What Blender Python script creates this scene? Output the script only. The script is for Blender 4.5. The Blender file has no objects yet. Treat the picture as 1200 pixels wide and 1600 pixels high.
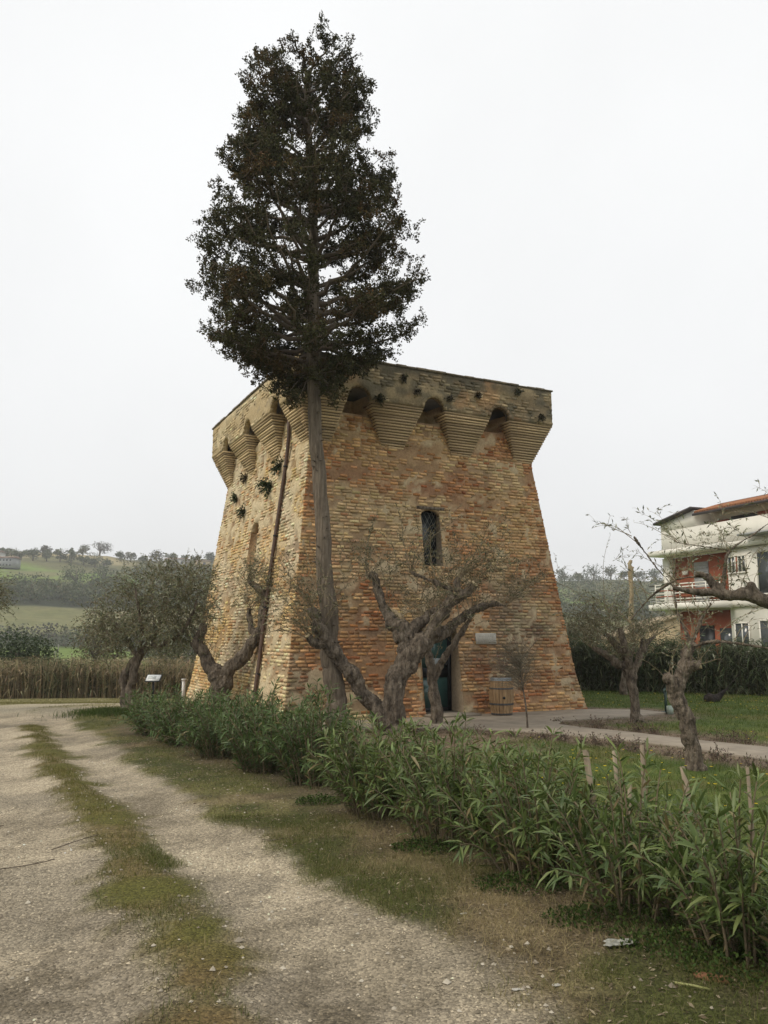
import bpy, math, random
import numpy as np
from mathutils import Vector

scene = bpy.context.scene
COL = scene.collection

# ---------------------------------------------------------------- camera
EYE = 1.9
cam_data = bpy.data.cameras.new('camera')
cam = bpy.data.objects.new('camera', cam_data)
COL.objects.link(cam)
cam.location = (0, 0, EYE)
cam.rotation_euler = (math.pi / 2 + 0.154, 0, 0)
cam_data.sensor_fit = 'HORIZONTAL'
cam_data.angle = 2 * math.atan(600 / 1250)
cam_data.clip_start = 0.05
cam_data.clip_end = 6000
scene.camera = cam
scene.render.resolution_x, scene.render.resolution_y = 768, 1024

# ---------------------------------------------------------------- sky and sun (overcast, brighter to the left)
SUN_DIR = Vector((-0.80, -0.34, 0.95)).normalized()
world = bpy.data.worlds.new('World')
scene.world = world
world.use_nodes = True
wn, wl = world.node_tree.nodes, world.node_tree.links
wn.clear()
w_out = wn.new('ShaderNodeOutputWorld')
w_bg = wn.new('ShaderNodeBackground')
w_bg.inputs['Strength'].default_value = 0.1
w_sky = wn.new('ShaderNodeTexSky')
w_sky.sky_type = 'NISHITA'
w_sky.sun_disc = False
w_sky.sun_elevation = math.asin(SUN_DIR.z)
w_sky.sun_rotation = math.atan2(SUN_DIR.x, SUN_DIR.y)
w_sky.air_density, w_sky.dust_density = 1.0, 4.0
w_tc = wn.new('ShaderNodeTexCoord')
w_sep = wn.new('ShaderNodeSeparateXYZ')
w_ramp = wn.new('ShaderNodeValToRGB')
w_ramp.color_ramp.elements[0].position = 0.0
w_ramp.color_ramp.elements[0].color = (0.925, 0.93, 0.932, 1)
w_ramp.color_ramp.elements[1].position = 0.55
w_ramp.color_ramp.elements[1].color = (0.955, 0.962, 0.96, 1)
w_noise = wn.new('ShaderNodeTexNoise')
w_noise.inputs['Scale'].default_value = 2.1
w_noise.inputs['Detail'].default_value = 3
w_map = wn.new('ShaderNodeMapRange')
w_map.inputs['To Min'].default_value = 7.75
w_map.inputs['To Max'].default_value = 9.55
w_mul = wn.new('ShaderNodeVectorMath'); w_mul.operation = 'SCALE'
w_mix = wn.new('ShaderNodeMix'); w_mix.data_type = 'RGBA'
w_mix.inputs['Factor'].default_value = 0.94
wl.new(w_tc.outputs['Generated'], w_sep.inputs[0])
wl.new(w_sep.outputs['Z'], w_ramp.inputs['Fac'])
wl.new(w_tc.outputs['Generated'], w_noise.inputs['Vector'])
wl.new(w_noise.outputs['Fac'], w_map.inputs['Value'])
wl.new(w_ramp.outputs['Color'], w_mul.inputs[0])
wl.new(w_map.outputs['Result'], w_mul.inputs['Scale'])
wl.new(w_sky.outputs['Color'], w_mix.inputs['A'])
wl.new(w_mul.outputs['Vector'], w_mix.inputs['B'])
wl.new(w_mix.outputs['Result'], w_bg.inputs['Color'])
wl.new(w_bg.outputs['Background'], w_out.inputs['Surface'])

sun_data = bpy.data.lights.new('sun', 'SUN')
sun_data.energy = 1.5
sun_data.angle = math.radians(22)
sun_data.color = (1.0, 0.91, 0.77)
sun = bpy.data.objects.new('sun', sun_data)
COL.objects.link(sun)
sun.location = (-20, -10, 40)
sun.rotation_euler = SUN_DIR.to_track_quat('Z', 'Y').to_euler()

vs = scene.view_settings
vs.view_transform = 'Standard'
vs.look = 'None'
vs.exposure = 0.30
vs.gamma = 1.0
vs.use_curve_mapping = False

# ---------------------------------------------------------------- helpers
rng = np.random.default_rng(7)
random.seed(7)

def tag(o, label=None, cat=None, group=None, kind=None):
    if label: o['label'] = label
    if cat: o['category'] = cat
    if group: o['group'] = group
    if kind: o['kind'] = kind
    return o

def empty(name, loc, label=None, cat=None, group=None):
    o = bpy.data.objects.new(name, None)
    o.empty_display_size = 0.2
    COL.objects.link(o)
    o.location = loc
    return tag(o, label, cat, group)

def wloc(o):
    p = np.zeros(3)
    while o is not None:
        p += np.array(o.location); o = o.parent
    return p

def make_mesh(name, V, F, col=None, smooth=False):
    V = np.asarray(V, np.float32).reshape(-1, 3)
    Fs = F if isinstance(F, list) else [F]
    Fs = [np.asarray(f, np.int32) for f in Fs if len(f)]
    me = bpy.data.meshes.new(name)
    me.vertices.add(len(V))
    me.vertices.foreach_set('co', V.ravel())
    loops = np.concatenate([f.ravel() for f in Fs])
    tot = np.concatenate([np.full(len(f), f.shape[1], np.int32) for f in Fs])
    start = np.concatenate([[0], np.cumsum(tot)[:-1]]).astype(np.int32)
    me.loops.add(len(loops))
    me.loops.foreach_set('vertex_index', loops)
    me.polygons.add(len(tot))
    me.polygons.foreach_set('loop_start', start)
    me.polygons.foreach_set('loop_total', tot)
    if smooth:
        me.polygons.foreach_set('use_smooth', np.ones(len(tot), bool))
    if col is not None:
        a = me.attributes.new('col', 'FLOAT_COLOR', 'POINT')
        c = np.ones((len(V), 4), np.float32)
        c[:, :3] = np.asarray(col, np.float32)
        a.data.foreach_set('color', c.ravel())
    me.update(calc_edges=True)
    me.validate()
    return me

def mk(name, V, F, mat, parent=None, col=None, smooth=False, base=None):
    """link one mesh object; V is in world coordinates"""
    V = np.asarray(V, np.float64).reshape(-1, 3)
    o0 = wloc(parent) if parent is not None else (np.zeros(3) if base is None else np.asarray(base, float))
    if parent is not None and base is not None:
        o0 = np.asarray(base, float)
    me = make_mesh(name, V - o0, F, col, smooth)
    me.materials.append(mat)
    o = bpy.data.objects.new(name, me)
    COL.objects.link(o)
    if parent is not None:
        o.parent = parent
        if base is not None:
            o.location = o0 - wloc(parent)
    else:
        o.location = o0
    return o

class MB:
    """collects shapes for one mesh"""
    def __init__(s): s.V = []; s.F = {}; s.n = 0
    def add(s, V, F):
        V = np.asarray(V, float).reshape(-1, 3)
        for f in F:
            s.F.setdefault(len(f), []).append([i + s.n for i in f])
        s.V.append(V); s.n += len(V)
        return s
    def box(s, c, d, ax=None):
        """centre, full size, optional 3x3 axes"""
        ax = np.eye(3) if ax is None else np.asarray(ax, float)
        h = np.asarray(d, float) / 2
        V = [np.asarray(c, float) + (sx * h[0]) * ax[0] + (sy * h[1]) * ax[1] + (sz * h[2]) * ax[2]
             for sz in (-1, 1) for sy in (-1, 1) for sx in (-1, 1)]
        return s.add(V, [(0, 2, 3, 1), (4, 5, 7, 6), (0, 1, 5, 4), (2, 6, 7, 3), (0, 4, 6, 2), (1, 3, 7, 5)])
    def tube(s, pts, rad, n=8, caps=True):
        V, F = tube_geo(np.asarray(pts, float), rad, n, caps)
        return s.add(V, F)
    def prism(s, poly, z0, z1):
        k = len(poly)
        V = [(x, y, z0) for x, y in poly] + [(x, y, z1) for x, y in poly]
        F = [tuple(range(k - 1, -1, -1)), tuple(range(k, 2 * k))]
        F += [(i, (i + 1) % k, k + (i + 1) % k, k + i) for i in range(k)]
        return s.add(V, F)
    def build(s, name, mat, parent=None, smooth=False, base=None):
        return mk(name, np.concatenate(s.V), [np.array(f) for f in s.F.values()], mat, parent, None, smooth, base)

def frames(P):
    T = np.gradient(P, axis=0)
    T /= np.linalg.norm(T, axis=1, keepdims=True) + 1e-9
    ref = np.array([0.31, 0.2, 0.93]) if abs(T[0][2]) < 0.8 else np.array([1.0, 0.1, 0])
    N = np.zeros_like(T)
    n = np.cross(T[0], ref); n /= np.linalg.norm(n)
    for i in range(len(P)):
        n = n - T[i] * (n @ T[i]); n /= np.linalg.norm(n) + 1e-9
        N[i] = n
    return T, N, np.cross(T, N)

def tube_geo(P, rad, n=8, caps=True):
    rad = np.broadcast_to(np.asarray(rad, float), (len(P),))
    T, N, B = frames(P)
    a = np.arange(n) * 2 * math.pi / n
    ring = N[:, None] * np.cos(a)[None, :, None] + B[:, None] * np.sin(a)[None, :, None]
    V = (P[:, None] + ring * rad[:, None, None]).reshape(-1, 3)
    F = [(i * n + j, i * n + (j + 1) % n, (i + 1) * n + (j + 1) % n, (i + 1) * n + j)
         for i in range(len(P) - 1) for j in range(n)]
    if caps:
        F.append(tuple(range(n - 1, -1, -1)))
        F.append(tuple((len(P) - 1) * n + j for j in range(n)))
    return V, F

def catmull(P, sub):
    """resample control rows (x, y, z, r)"""
    P = np.asarray(P, float)
    Q = np.vstack([2 * P[0] - P[1], P, 2 * P[-1] - P[-2]])
    out = []
    for i in range(1, len(Q) - 2):
        for k in range(sub):
            t = k / sub
            out.append(0.5 * (2 * Q[i] + (Q[i + 1] - Q[i - 1]) * t + (2 * Q[i - 1] - 5 * Q[i] + 4 * Q[i + 1] - Q[i + 2]) * t * t
                              + (3 * Q[i] - Q[i - 1] - 3 * Q[i + 1] + Q[i + 2]) * t ** 3))
    out.append(P[-1])
    out = np.array(out)
    out[:, 3] = np.maximum(out[:, 3], 0.0015)
    return out

def _hash(ix, iy, iz, seed):
    h = (ix.astype(np.int64) * 374761393 + iy.astype(np.int64) * 668265263 + iz.astype(np.int64) * 2147483647 + seed * 974634713) & 0xffffffff
    h = ((h ^ (h >> 13)) * 1274126177) & 0xffffffff
    return ((h ^ (h >> 16)) & 0xffff) / 65535.0

def vnoise(x, y, z=0.0, seed=0):
    x, y, z = np.broadcast_arrays(np.asarray(x, float), np.asarray(y, float), np.asarray(z, float))
    fx, fy, fz = np.floor(x), np.floor(y), np.floor(z)
    u, v, w = x - fx, y - fy, z - fz
    u, v, w = u * u * (3 - 2 * u), v * v * (3 - 2 * v), w * w * (3 - 2 * w)
    r = 0
    for a in (0, 1):
        for b in (0, 1):
            for c in (0, 1):
                r = r + _hash(fx + a, fy + b, fz + c, seed) * (u if a else 1 - u) * (v if b else 1 - v) * (w if c else 1 - w)
    return r

def fbm(x, y, z=0.0, seed=0, oct=4):
    r, a, t = 0, 1.0, 0
    x, y, z = np.asarray(x, float), np.asarray(y, float), np.asarray(z, float)
    for k in range(oct):
        r = r + a * vnoise(x, y, z, seed + k * 17); t += a
        a *= 0.5; x = x * 2.03 + 3.1; y = y * 2.03 + 1.7; z = z * 2.03
    return r / t

def sm(a, b, x):
    t = np.clip((np.asarray(x, float) - a) / (b - a), 0, 1)
    return t * t * (3 - 2 * t)

def lerp(a, b, t):
    t = np.asarray(t, float)[..., None]
    return np.asarray(a, float) * (1 - t) + np.asarray(b, float) * t

def polydist(x, y, poly):
    d = np.full(np.shape(x), 1e9)
    for (x0, y0), (x1, y1) in zip(poly[:-1], poly[1:]):
        dx, dy = x1 - x0, y1 - y0
        t = np.clip(((x - x0) * dx + (y - y0) * dy) / (dx * dx + dy * dy), 0, 1)
        d = np.minimum(d, np.hypot(x - x0 - t * dx, y - y0 - t * dy))
    return d

def inpoly(x, y, poly):
    c = np.zeros(np.shape(x), bool)
    for (x0, y0), (x1, y1) in zip(poly, poly[1:] + poly[:1]):
        if y0 == y1: continue
        c ^= ((y0 > y) != (y1 > y)) & (x < (x1 - x0) * (y - y0) / (y1 - y0) + x0)
    return c

def unit(v):
    return v / (np.linalg.norm(v, axis=-1, keepdims=True) + 1e-9)

def leaf_quads(C, D, L, Wd, curl=0.0, roll=None):
    """one diamond shaped quad per leaf: base C, direction D"""
    n = len(C)
    D = unit(D)
    R = unit(np.cross(D, rng.normal(size=(n, 3)) if roll is None else roll))
    Nn = np.cross(R, D)
    L = np.broadcast_to(L, (n,))[:, None]; Wd = np.broadcast_to(Wd, (n,))[:, None]
    V = np.stack([C, C + D * L * .5 + R * Wd * .5 + Nn * L * curl, C + D * L, C + D * L * .5 - R * Wd * .5 + Nn * L * curl], 1)
    F = np.arange(4 * n).reshape(n, 4)
    return V.reshape(-1, 3), F

def lance_leaves(C, D, L, Wd, droop=0.15):
    """folded lanceolate leaf, four quads"""
    n = len(C)
    D = unit(D)
    up = np.tile([0, 0, 1.0], (n, 1)) + rng.normal(0, .45, (n, 3))
    R = unit(np.cross(D, up)); U = np.cross(R, D)
    L = np.broadcast_to(L, (n,))[:, None]; Wd = np.broadcast_to(Wd, (n,))[:, None]
    dz = np.array([0, 0, 1.0])
    m1 = C + D * L * .36 - dz * L * droop * .12
    m2 = C + D * L * .72 - dz * L * droop * .5
    tip = C + D * L - dz * L * droop
    fold = U * Wd * .16
    V = np.stack([C, m1 + R * Wd * .5 + fold, m1, m1 - R * Wd * .5 + fold,
                  m2 + R * Wd * .36 + fold, m2, m2 - R * Wd * .36 + fold, tip], 1)
    b = (np.arange(n) * 8)[:, None]
    q = np.concatenate([b + np.array([[1, 4, 5, 2]]), b + np.array([[2, 5, 6, 3]])])
    t = np.concatenate([b + np.array([[0, 1, 2]]), b + np.array([[0, 2, 3]]), b + np.array([[4, 7, 5]]), b + np.array([[5, 7, 6]])])
    return V.reshape(-1, 3), [q, t]

def jitter_col(c, n, amt=0.18, rep=1):
    c = np.asarray(c, float)
    k = 1 + rng.normal(0, amt, (n, 1)) + rng.normal(0, amt * .25, (n, 3))
    return np.repeat(np.clip(c * k, 0.004, 0.9), rep, 0)

# ---------------------------------------------------------------- materials
MATS = {}
def new_mat(name):
    m = bpy.data.materials.new(name)
    m.use_nodes = True
    MATS[name] = m
    nt = m.node_tree
    b = nt.nodes['Principled BSDF']
    return m, nt, b

def mat_noise(name, c0, c1, scale=6.0, rough=0.85, bump=0.3, stretch=(1, 1, 1), detail=8, c2=None, dist=0.02, spec=0.3):
    """noise between two or three real surface colours, with fine relief"""
    m, nt, b = new_mat(name)
    N, L = nt.nodes, nt.links
    tc = N.new('ShaderNodeTexCoord')
    mp = N.new('ShaderNodeMapping'); mp.inputs['Scale'].default_value = stretch
    nz = N.new('ShaderNodeTexNoise'); nz.inputs['Scale'].default_value = scale; nz.inputs['Detail'].default_value = detail
    nz.inputs['Roughness'].default_value = 0.65
    rp = N.new('ShaderNodeValToRGB')
    rp.color_ramp.elements[0].position = 0.32; rp.color_ramp.elements[0].color = (*c0, 1)
    rp.color_ramp.elements[1].position = 0.68; rp.color_ramp.elements[1].color = (*c1, 1)
    if c2 is not None:
        e = rp.color_ramp.elements.new(0.5); e.color = (*c2, 1)
    L.new(tc.outputs['Object'], mp.inputs['Vector'])
    L.new(mp.outputs['Vector'], nz.inputs['Vector'])
    L.new(nz.outputs['Fac'], rp.inputs['Fac'])
    L.new(rp.outputs['Color'], b.inputs['Base Color'])
    b.inputs['Roughness'].default_value = rough
    b.inputs['Specular IOR Level'].default_value = spec
    if bump:
        bp = N.new('ShaderNodeBump'); bp.inputs['Strength'].default_value = bump; bp.inputs['Distance'].default_value = dist
        n2 = N.new('ShaderNodeTexNoise'); n2.inputs['Scale'].default_value = scale * 4; n2.inputs['Detail'].default_value = 6
        L.new(mp.outputs['Vector'], n2.inputs['Vector'])
        L.new(n2.outputs['Fac'], bp.inputs['Height'])
        L.new(bp.outputs['Normal'], b.inputs['Normal'])
    return m

def mat_attr(name, scale=30.0, amt=0.35, rough=0.9, bump=0.4, dist=0.01, transl=0.0, spec=0.2, cells=0.0):
    """base colour from the mesh's own 'col' attribute, broken up by fine noise"""
    m, nt, b = new_mat(name)
    N, L = nt.nodes, nt.links
    at = N.new('ShaderNodeAttribute'); at.attribute_name = 'col'
    tc = N.new('ShaderNodeTexCoord')
    nz = N.new('ShaderNodeTexNoise'); nz.inputs['Scale'].default_value = scale; nz.inputs['Detail'].default_value = 6
    nz.inputs['Roughness'].default_value = 0.7
    mr = N.new('ShaderNodeMapRange'); mr.inputs['From Min'].default_value = 0.25; mr.inputs['From Max'].default_value = 0.75
    mr.inputs['To Min'].default_value = 1 - amt; mr.inputs['To Max'].default_value = 1 + amt
    sc = N.new('ShaderNodeVectorMath'); sc.operation = 'SCALE'
    L.new(tc.outputs['Object'], nz.inputs['Vector'])
    L.new(nz.outputs['Fac'], mr.inputs['Value'])
    L.new(at.outputs['Color'], sc.inputs[0]); L.new(mr.outputs['Result'], sc.inputs['Scale'])
    out_c = sc.outputs['Vector']
    b.inputs['Roughness'].default_value = rough
    b.inputs['Specular IOR Level'].default_value = spec
    h = nz.outputs['Fac']
    if cells:
        vo = N.new('ShaderNodeTexVoronoi'); vo.inputs['Scale'].default_value = cells
        vm = N.new('ShaderNodeMapRange'); vm.inputs['From Max'].default_value = 1.0
        vm.inputs['To Min'].default_value = 0.6; vm.inputs['To Max'].default_value = 1.4
        sp = N.new('ShaderNodeSeparateColor')
        s2 = N.new('ShaderNodeVectorMath'); s2.operation = 'SCALE'
        L.new(tc.outputs['Object'], vo.inputs['Vector'])
        L.new(vo.outputs['Color'], sp.inputs[0]); L.new(sp.outputs[0], vm.inputs['Value'])
        L.new(out_c, s2.inputs[0]); L.new(vm.outputs['Result'], s2.inputs['Scale'])
        out_c = s2.outputs['Vector']
        ad = N.new('ShaderNodeMath'); ad.operation = 'SUBTRACT'
        L.new(nz.outputs['Fac'], ad.inputs[0]); L.new(vo.outputs['Distance'], ad.inputs[1])
        h = ad.outputs[0]
    L.new(out_c, b.inputs['Base Color'])
    if bump:
        bp = N.new('ShaderNodeBump'); bp.inputs['Strength'].default_value = bump; bp.inputs['Distance'].default_value = dist
        L.new(h, bp.inputs['Height']); L.new(bp.outputs['Normal'], b.inputs['Normal'])
    if transl:
        tr = N.new('ShaderNodeBsdfTranslucent'); mx = N.new('ShaderNodeMixShader'); mx.inputs['Fac'].default_value = transl
        L.new(out_c, tr.inputs['Color'])
        L.new(b.outputs['BSDF'], mx.inputs[1]); L.new(tr.outputs['BSDF'], mx.inputs[2])
        L.new(mx.outputs['Shader'], nt.nodes['Material Output'].inputs['Surface'])
    return m

def mat_plain(name, c, rough=0.5, metal=0.0, spec=0.5, var=0.12, scale=8):
    c = np.asarray(c, float)
    m = mat_noise(name, tuple(c * (1 - var)), tuple(c * (1 + var)), scale, rough, 0.08, spec=spec)
    m.node_tree.nodes['Principled BSDF'].inputs['Metallic'].default_value = metal
    return m

M_GROUND = mat_attr('earth_and_gravel', 26, 0.30, 0.95, 0.6, 0.02, cells=58)
M_FAR = mat_attr('field_soil', 0.35, 0.3, 1.0, 0.0)
M_BRICK = mat_attr('old_brick', 34, 0.32, 0.92, 0.6, 0.006)
M_MORTAR = mat_attr('lime_mortar', 18, 0.34, 0.95, 0.8, 0.015)
M_LEAF = mat_attr('leaf', 12, 0.15, 0.55, 0.0, transl=0.22, spec=0.35)
M_OLEA = mat_attr('oleander_leaf', 12, 0.12, 0.45, 0.0, transl=0.2, spec=0.4)
M_CYP = mat_attr('cypress_spray', 14, 0.25, 0.85, 0.0, transl=0.08, spec=0.15)
M_GRASS = mat_attr('grass_blade', 9, 0.15, 0.75, 0.0, transl=0.25, spec=0.2)
M_STONE = mat_attr('pebble', 60, 0.25, 0.9, 0.2, 0.004)
M_TWIG = mat_attr('twig', 40, 0.25, 0.85, 0.0)
M_BARK = mat_noise('olive_bark', (0.034, 0.027, 0.020), (0.27, 0.225, 0.17), 12, 0.95, 1.0, (1, 1, .38), c2=(0.145, 0.115, 0.085), dist=0.05)
M_BARKC = mat_noise('cypress_bark', (0.085, 0.066, 0.048), (0.27, 0.22, 0.165), 12, 0.95, 1.0, (1.8, 1.8, .14), c2=(0.17, 0.136, 0.10), dist=0.035)
M_CONC = mat_noise('concrete_path', (0.21, 0.178, 0.138), (0.32, 0.275, 0.215), 2.2, 0.92, 0.5, dist=0.01)
M_WOODP = mat_noise('weathered_wood', (0.17, 0.135, 0.095), (0.33, 0.27, 0.19), 12, 0.9, 0.5, (1, 1, .15))
M_CUT = mat_noise('cut_wood', (0.45, 0.36, 0.21), (0.55, 0.46, 0.30), 20, 0.8, 0.3)
CYP = [
    [(-0.81, 16.4, -0.06, 0.281), (-0.93, 16.4, 0.43, 0.241), (-1.02, 16.4, 1.06, 0.228), (-1.11, 16.4, 1.82, 0.221), (-1.28, 16.4, 3.51, 0.187), (-1.39, 16.4, 5.53, 0.167), (-1.48, 16.4, 7.2, 0.161), (-1.53, 16.4, 8.63, 0.147), (-1.6, 16.4, 11.61, 0.107), (-1.73, 16.4, 13.95, 0.067), (-1.84, 16.4, 15.15, 0.02)],
]
OLC = [
    [(0.15, 16.4, -0.09, 0.401), (0.17, 16.4, 0.19, 0.308), (0.22, 16.4, 0.96, 0.281), (0.49, 16.4, 1.4, 0.268), (0.77, 16.45, 1.73, 0.242), (1.03, 16.5, 2.04, 0.188), (1.27, 16.45, 2.51, 0.168), (1.57, 16.4, 2.71, 0.147), (1.84, 16.3, 2.96, 0.12)],
    [(0.1, 16.4, 0.12, 0.241), (-0.22, 16.35, 0.53, 0.227), (-0.6, 16.25, 1.09, 0.199), (-0.89, 16.15, 1.47, 0.184), (-1.18, 16.05, 1.76, 0.183), (-1.33, 16, 2.18, 0.157), (-1.42, 16, 2.45, 0.118)],
    [(-1.18, 16.05, 1.76, 0.131), (-1.39, 15.95, 1.79, 0.117), (-1.5, 15.9, 1.91, 0.078)],
    [(0.36, 16.4, 1.25, 0.214), (0.42, 16.55, 1.76, 0.284), (0.29, 16.65, 2.06, 0.231), (0.07, 16.8, 2.39, 0.137), (-0.09, 16.9, 2.75, 0.11), (-0.23, 16.9, 3.17, 0.097), (-0.36, 16.9, 3.12, 0.055)],
    [(0.42, 16.5, 1.82, 0.215), (0.69, 16.75, 2.15, 0.15), (1.02, 16.9, 2.39, 0.11), (1.22, 17, 2.53, 0.055)],
    [(0.81, 16.5, 1.78, 0.202), (1.19, 16.7, 1.95, 0.164), (1.48, 16.85, 2.15, 0.137), (1.93, 17, 2.47, 0.111), (2.27, 17.1, 2.57, 0.084), (2.6, 17.2, 2.54, 0.035)],
    [(1.27, 16.45, 2.51, 0.121), (1.38, 16.5, 2.84, 0.081), (1.19, 16.55, 2.93, 0.061), (0.55, 16.7, 3.22, 0.041)],
    [(1.57, 16.4, 2.71, 0.107), (1.49, 16.35, 2.92, 0.093), (1.53, 16.35, 3.08, 0.067)],
]
OLS = [
    [(1.18, 17.9, -0.08, 0.248), (1.14, 17.9, 0.17, 0.19), (1.06, 17.9, 0.71, 0.168), (1.03, 17.9, 1.08, 0.161), (0.99, 17.9, 1.48, 0.131), (0.97, 18, 1.82, 0.103), (0.93, 18.1, 2.1, 0.074)],
    [(1.08, 17.9, 0.96, 0.131), (1.23, 17.85, 1.26, 0.117), (1.43, 17.8, 1.57, 0.116), (1.65, 17.8, 1.89, 0.102), (1.8, 17.8, 2.12, 0.073), (1.95, 17.8, 2.38, 0.044)],
]
OLA = [
    [(-4.01, 20.2, -0.06, 0.363), (-4.03, 20.2, 0.4, 0.297), (-4.07, 20.2, 0.77, 0.297), (-4.26, 20.25, 1.07, 0.231), (-4.49, 20.3, 1.44, 0.19), (-4.71, 20.35, 1.74, 0.183), (-4.62, 20.35, 1.96, 0.149), (-4.53, 20.35, 2.22, 0.1)],
    [(-4.03, 20.2, 0.63, 0.264), (-3.9, 20.2, 0.99, 0.214), (-3.52, 20.15, 1.38, 0.181), (-3.22, 20.1, 1.79, 0.18), (-3.02, 20.05, 2.12, 0.155), (-3.05, 20, 2.48, 0.147), (-2.94, 20, 2.78, 0.131), (-3.11, 20, 3.05, 0.114), (-3.39, 20, 3.27, 0.082)],
    [(-3.19, 20.1, 1.87, 0.115), (-3.31, 20.2, 2.12, 0.099), (-3.4, 20.3, 2.44, 0.083), (-3.37, 20.3, 2.6, 0.05)],
    [(-2.98, 20.05, 2.09, 0.098), (-2.79, 20, 2.17, 0.082), (-2.53, 19.95, 2.17, 0.057), (-2.37, 19.95, 2.24, 0.033)],
    [(-2.97, 20, 2.67, 0.098), (-2.8, 20, 2.88, 0.065), (-2.7, 20, 3.15, 0.041), (-2.74, 20.1, 3.55, 0.025)],
]
OLL = [
    [(-6.42, 20.9, -0.03, 0.256), (-6.44, 20.9, 0.43, 0.171), (-6.43, 20.9, 0.83, 0.153), (-6.3, 20.9, 1.38, 0.136), (-6.09, 20.9, 1.67, 0.119), (-5.93, 21.1, 2.05, 0.103), (-5.84, 21.3, 2.55, 0.087), (-5.8, 21.4, 3.15, 0.052), (-5.79, 21.4, 3.58, 0.026)],
    [(-6.58, 21, -0.04, 0.188), (-6.67, 21, 0.5, 0.137), (-6.66, 21, 0.96, 0.137), (-6.46, 20.95, 1.25, 0.12), (-6.36, 20.9, 1.44, 0.102)],
    [(-6.33, 20.9, 1.35, 0.102), (-6.67, 21.1, 1.8, 0.086), (-7.06, 21.2, 2.22, 0.069), (-7.37, 21.1, 2.46, 0.052), (-7.59, 21, 2.54, 0.026)],
    [(-6.13, 20.9, 1.64, 0.085), (-5.61, 20.6, 1.71, 0.076), (-5.16, 20.4, 1.96, 0.067), (-4.83, 20.3, 2.44, 0.05), (-4.69, 20.3, 2.92, 0.025)],
    [(-6.34, 20.9, 1.38, 0.085), (-6.1, 20.4, 1.96, 0.067), (-6.12, 20, 2.67, 0.049), (-6.2, 19.9, 3.22, 0.024)],
    [(-6.13, 20.9, 1.64, 0.085), (-6.15, 21.6, 2.05, 0.071), (-6.33, 22.1, 2.84, 0.054), (-6.48, 22.2, 3.55, 0.027)],
]
OLR = [
    [(5.67, 18.4, -0.05, 0.195), (5.63, 18.4, 0.19, 0.143), (5.58, 18.4, 0.82, 0.135), (5.51, 18.4, 1.16, 0.165), (5.28, 18.35, 1.26, 0.12), (5.09, 18.3, 1.42, 0.105), (4.79, 18.2, 1.59, 0.074), (4.67, 18.2, 1.65, 0.045)],
    [(5.5, 18.4, 1.1, 0.135), (5.45, 18.5, 1.47, 0.113), (5.23, 18.55, 1.81, 0.091), (5.06, 18.6, 1.96, 0.061)],
    [(5.52, 18.4, 1.13, 0.12), (5.44, 18.2, 1.53, 0.104), (5.3, 18.1, 1.94, 0.081), (5.25, 18.1, 2.1, 0.044)],
    [(5.54, 18.4, 1.03, 0.12), (5.7, 18.4, 1.24, 0.105), (5.83, 18.4, 1.53, 0.105), (5.91, 18.4, 1.77, 0.098), (5.86, 18.4, 1.87, 0.06)],
    [(5.88, 18.4, 1.7, 0.075), (6.06, 18.5, 1.81, 0.06), (6.22, 18.6, 1.9, 0.03)],
]
OLB = [
    [(7.87, 26.7, -0.08, 0.196), (7.86, 26.7, 0.33, 0.153), (7.91, 26.7, 0.84, 0.131), (7.79, 26.7, 1.36, 0.109), (7.59, 26.7, 1.78, 0.065)],
    [(7.9, 26.7, 0.74, 0.109), (8.1, 26.7, 1.26, 0.087), (8.26, 26.7, 1.67, 0.054)],
]
OLN = [
    [(4.51, 11.9, -0.1, 0.194), (4.48, 11.9, 0.08, 0.16), (4.41, 11.9, 0.45, 0.141), (4.34, 11.9, 0.77, 0.136), (4.24, 11.9, 1.11, 0.136), (4.16, 11.88, 1.27, 0.107), (4.13, 11.87, 1.33, 0.077)],
    [(4.26, 11.9, 1.13, 0.126), (4.35, 11.93, 1.36, 0.127), (4.42, 11.95, 1.57, 0.098), (4.52, 11.98, 1.75, 0.073), (4.55, 12, 1.87, 0.049)],
    [(4.31, 11.9, 1.34, 0.097), (4.43, 11.85, 1.44, 0.082), (4.58, 11.8, 1.48, 0.077)],
    [(4.52, 11.98, 1.73, 0.039), (4.62, 11.9, 1.78, 0.034), (4.9, 11.7, 1.82, 0.029), (5.44, 11.5, 1.73, 0.023), (6.14, 11.3, 1.58, 0.009)],
    [(4.57, 12, 1.84, 0.029), (4.77, 12.1, 2.18, 0.025), (4.97, 12.2, 2.42, 0.015), (5.04, 12.2, 2.66, 0.008)],
    [(4.55, 12, 1.8, 0.029), (4.45, 12.2, 2.23, 0.02), (4.47, 12.4, 2.67, 0.012)],
]
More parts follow.
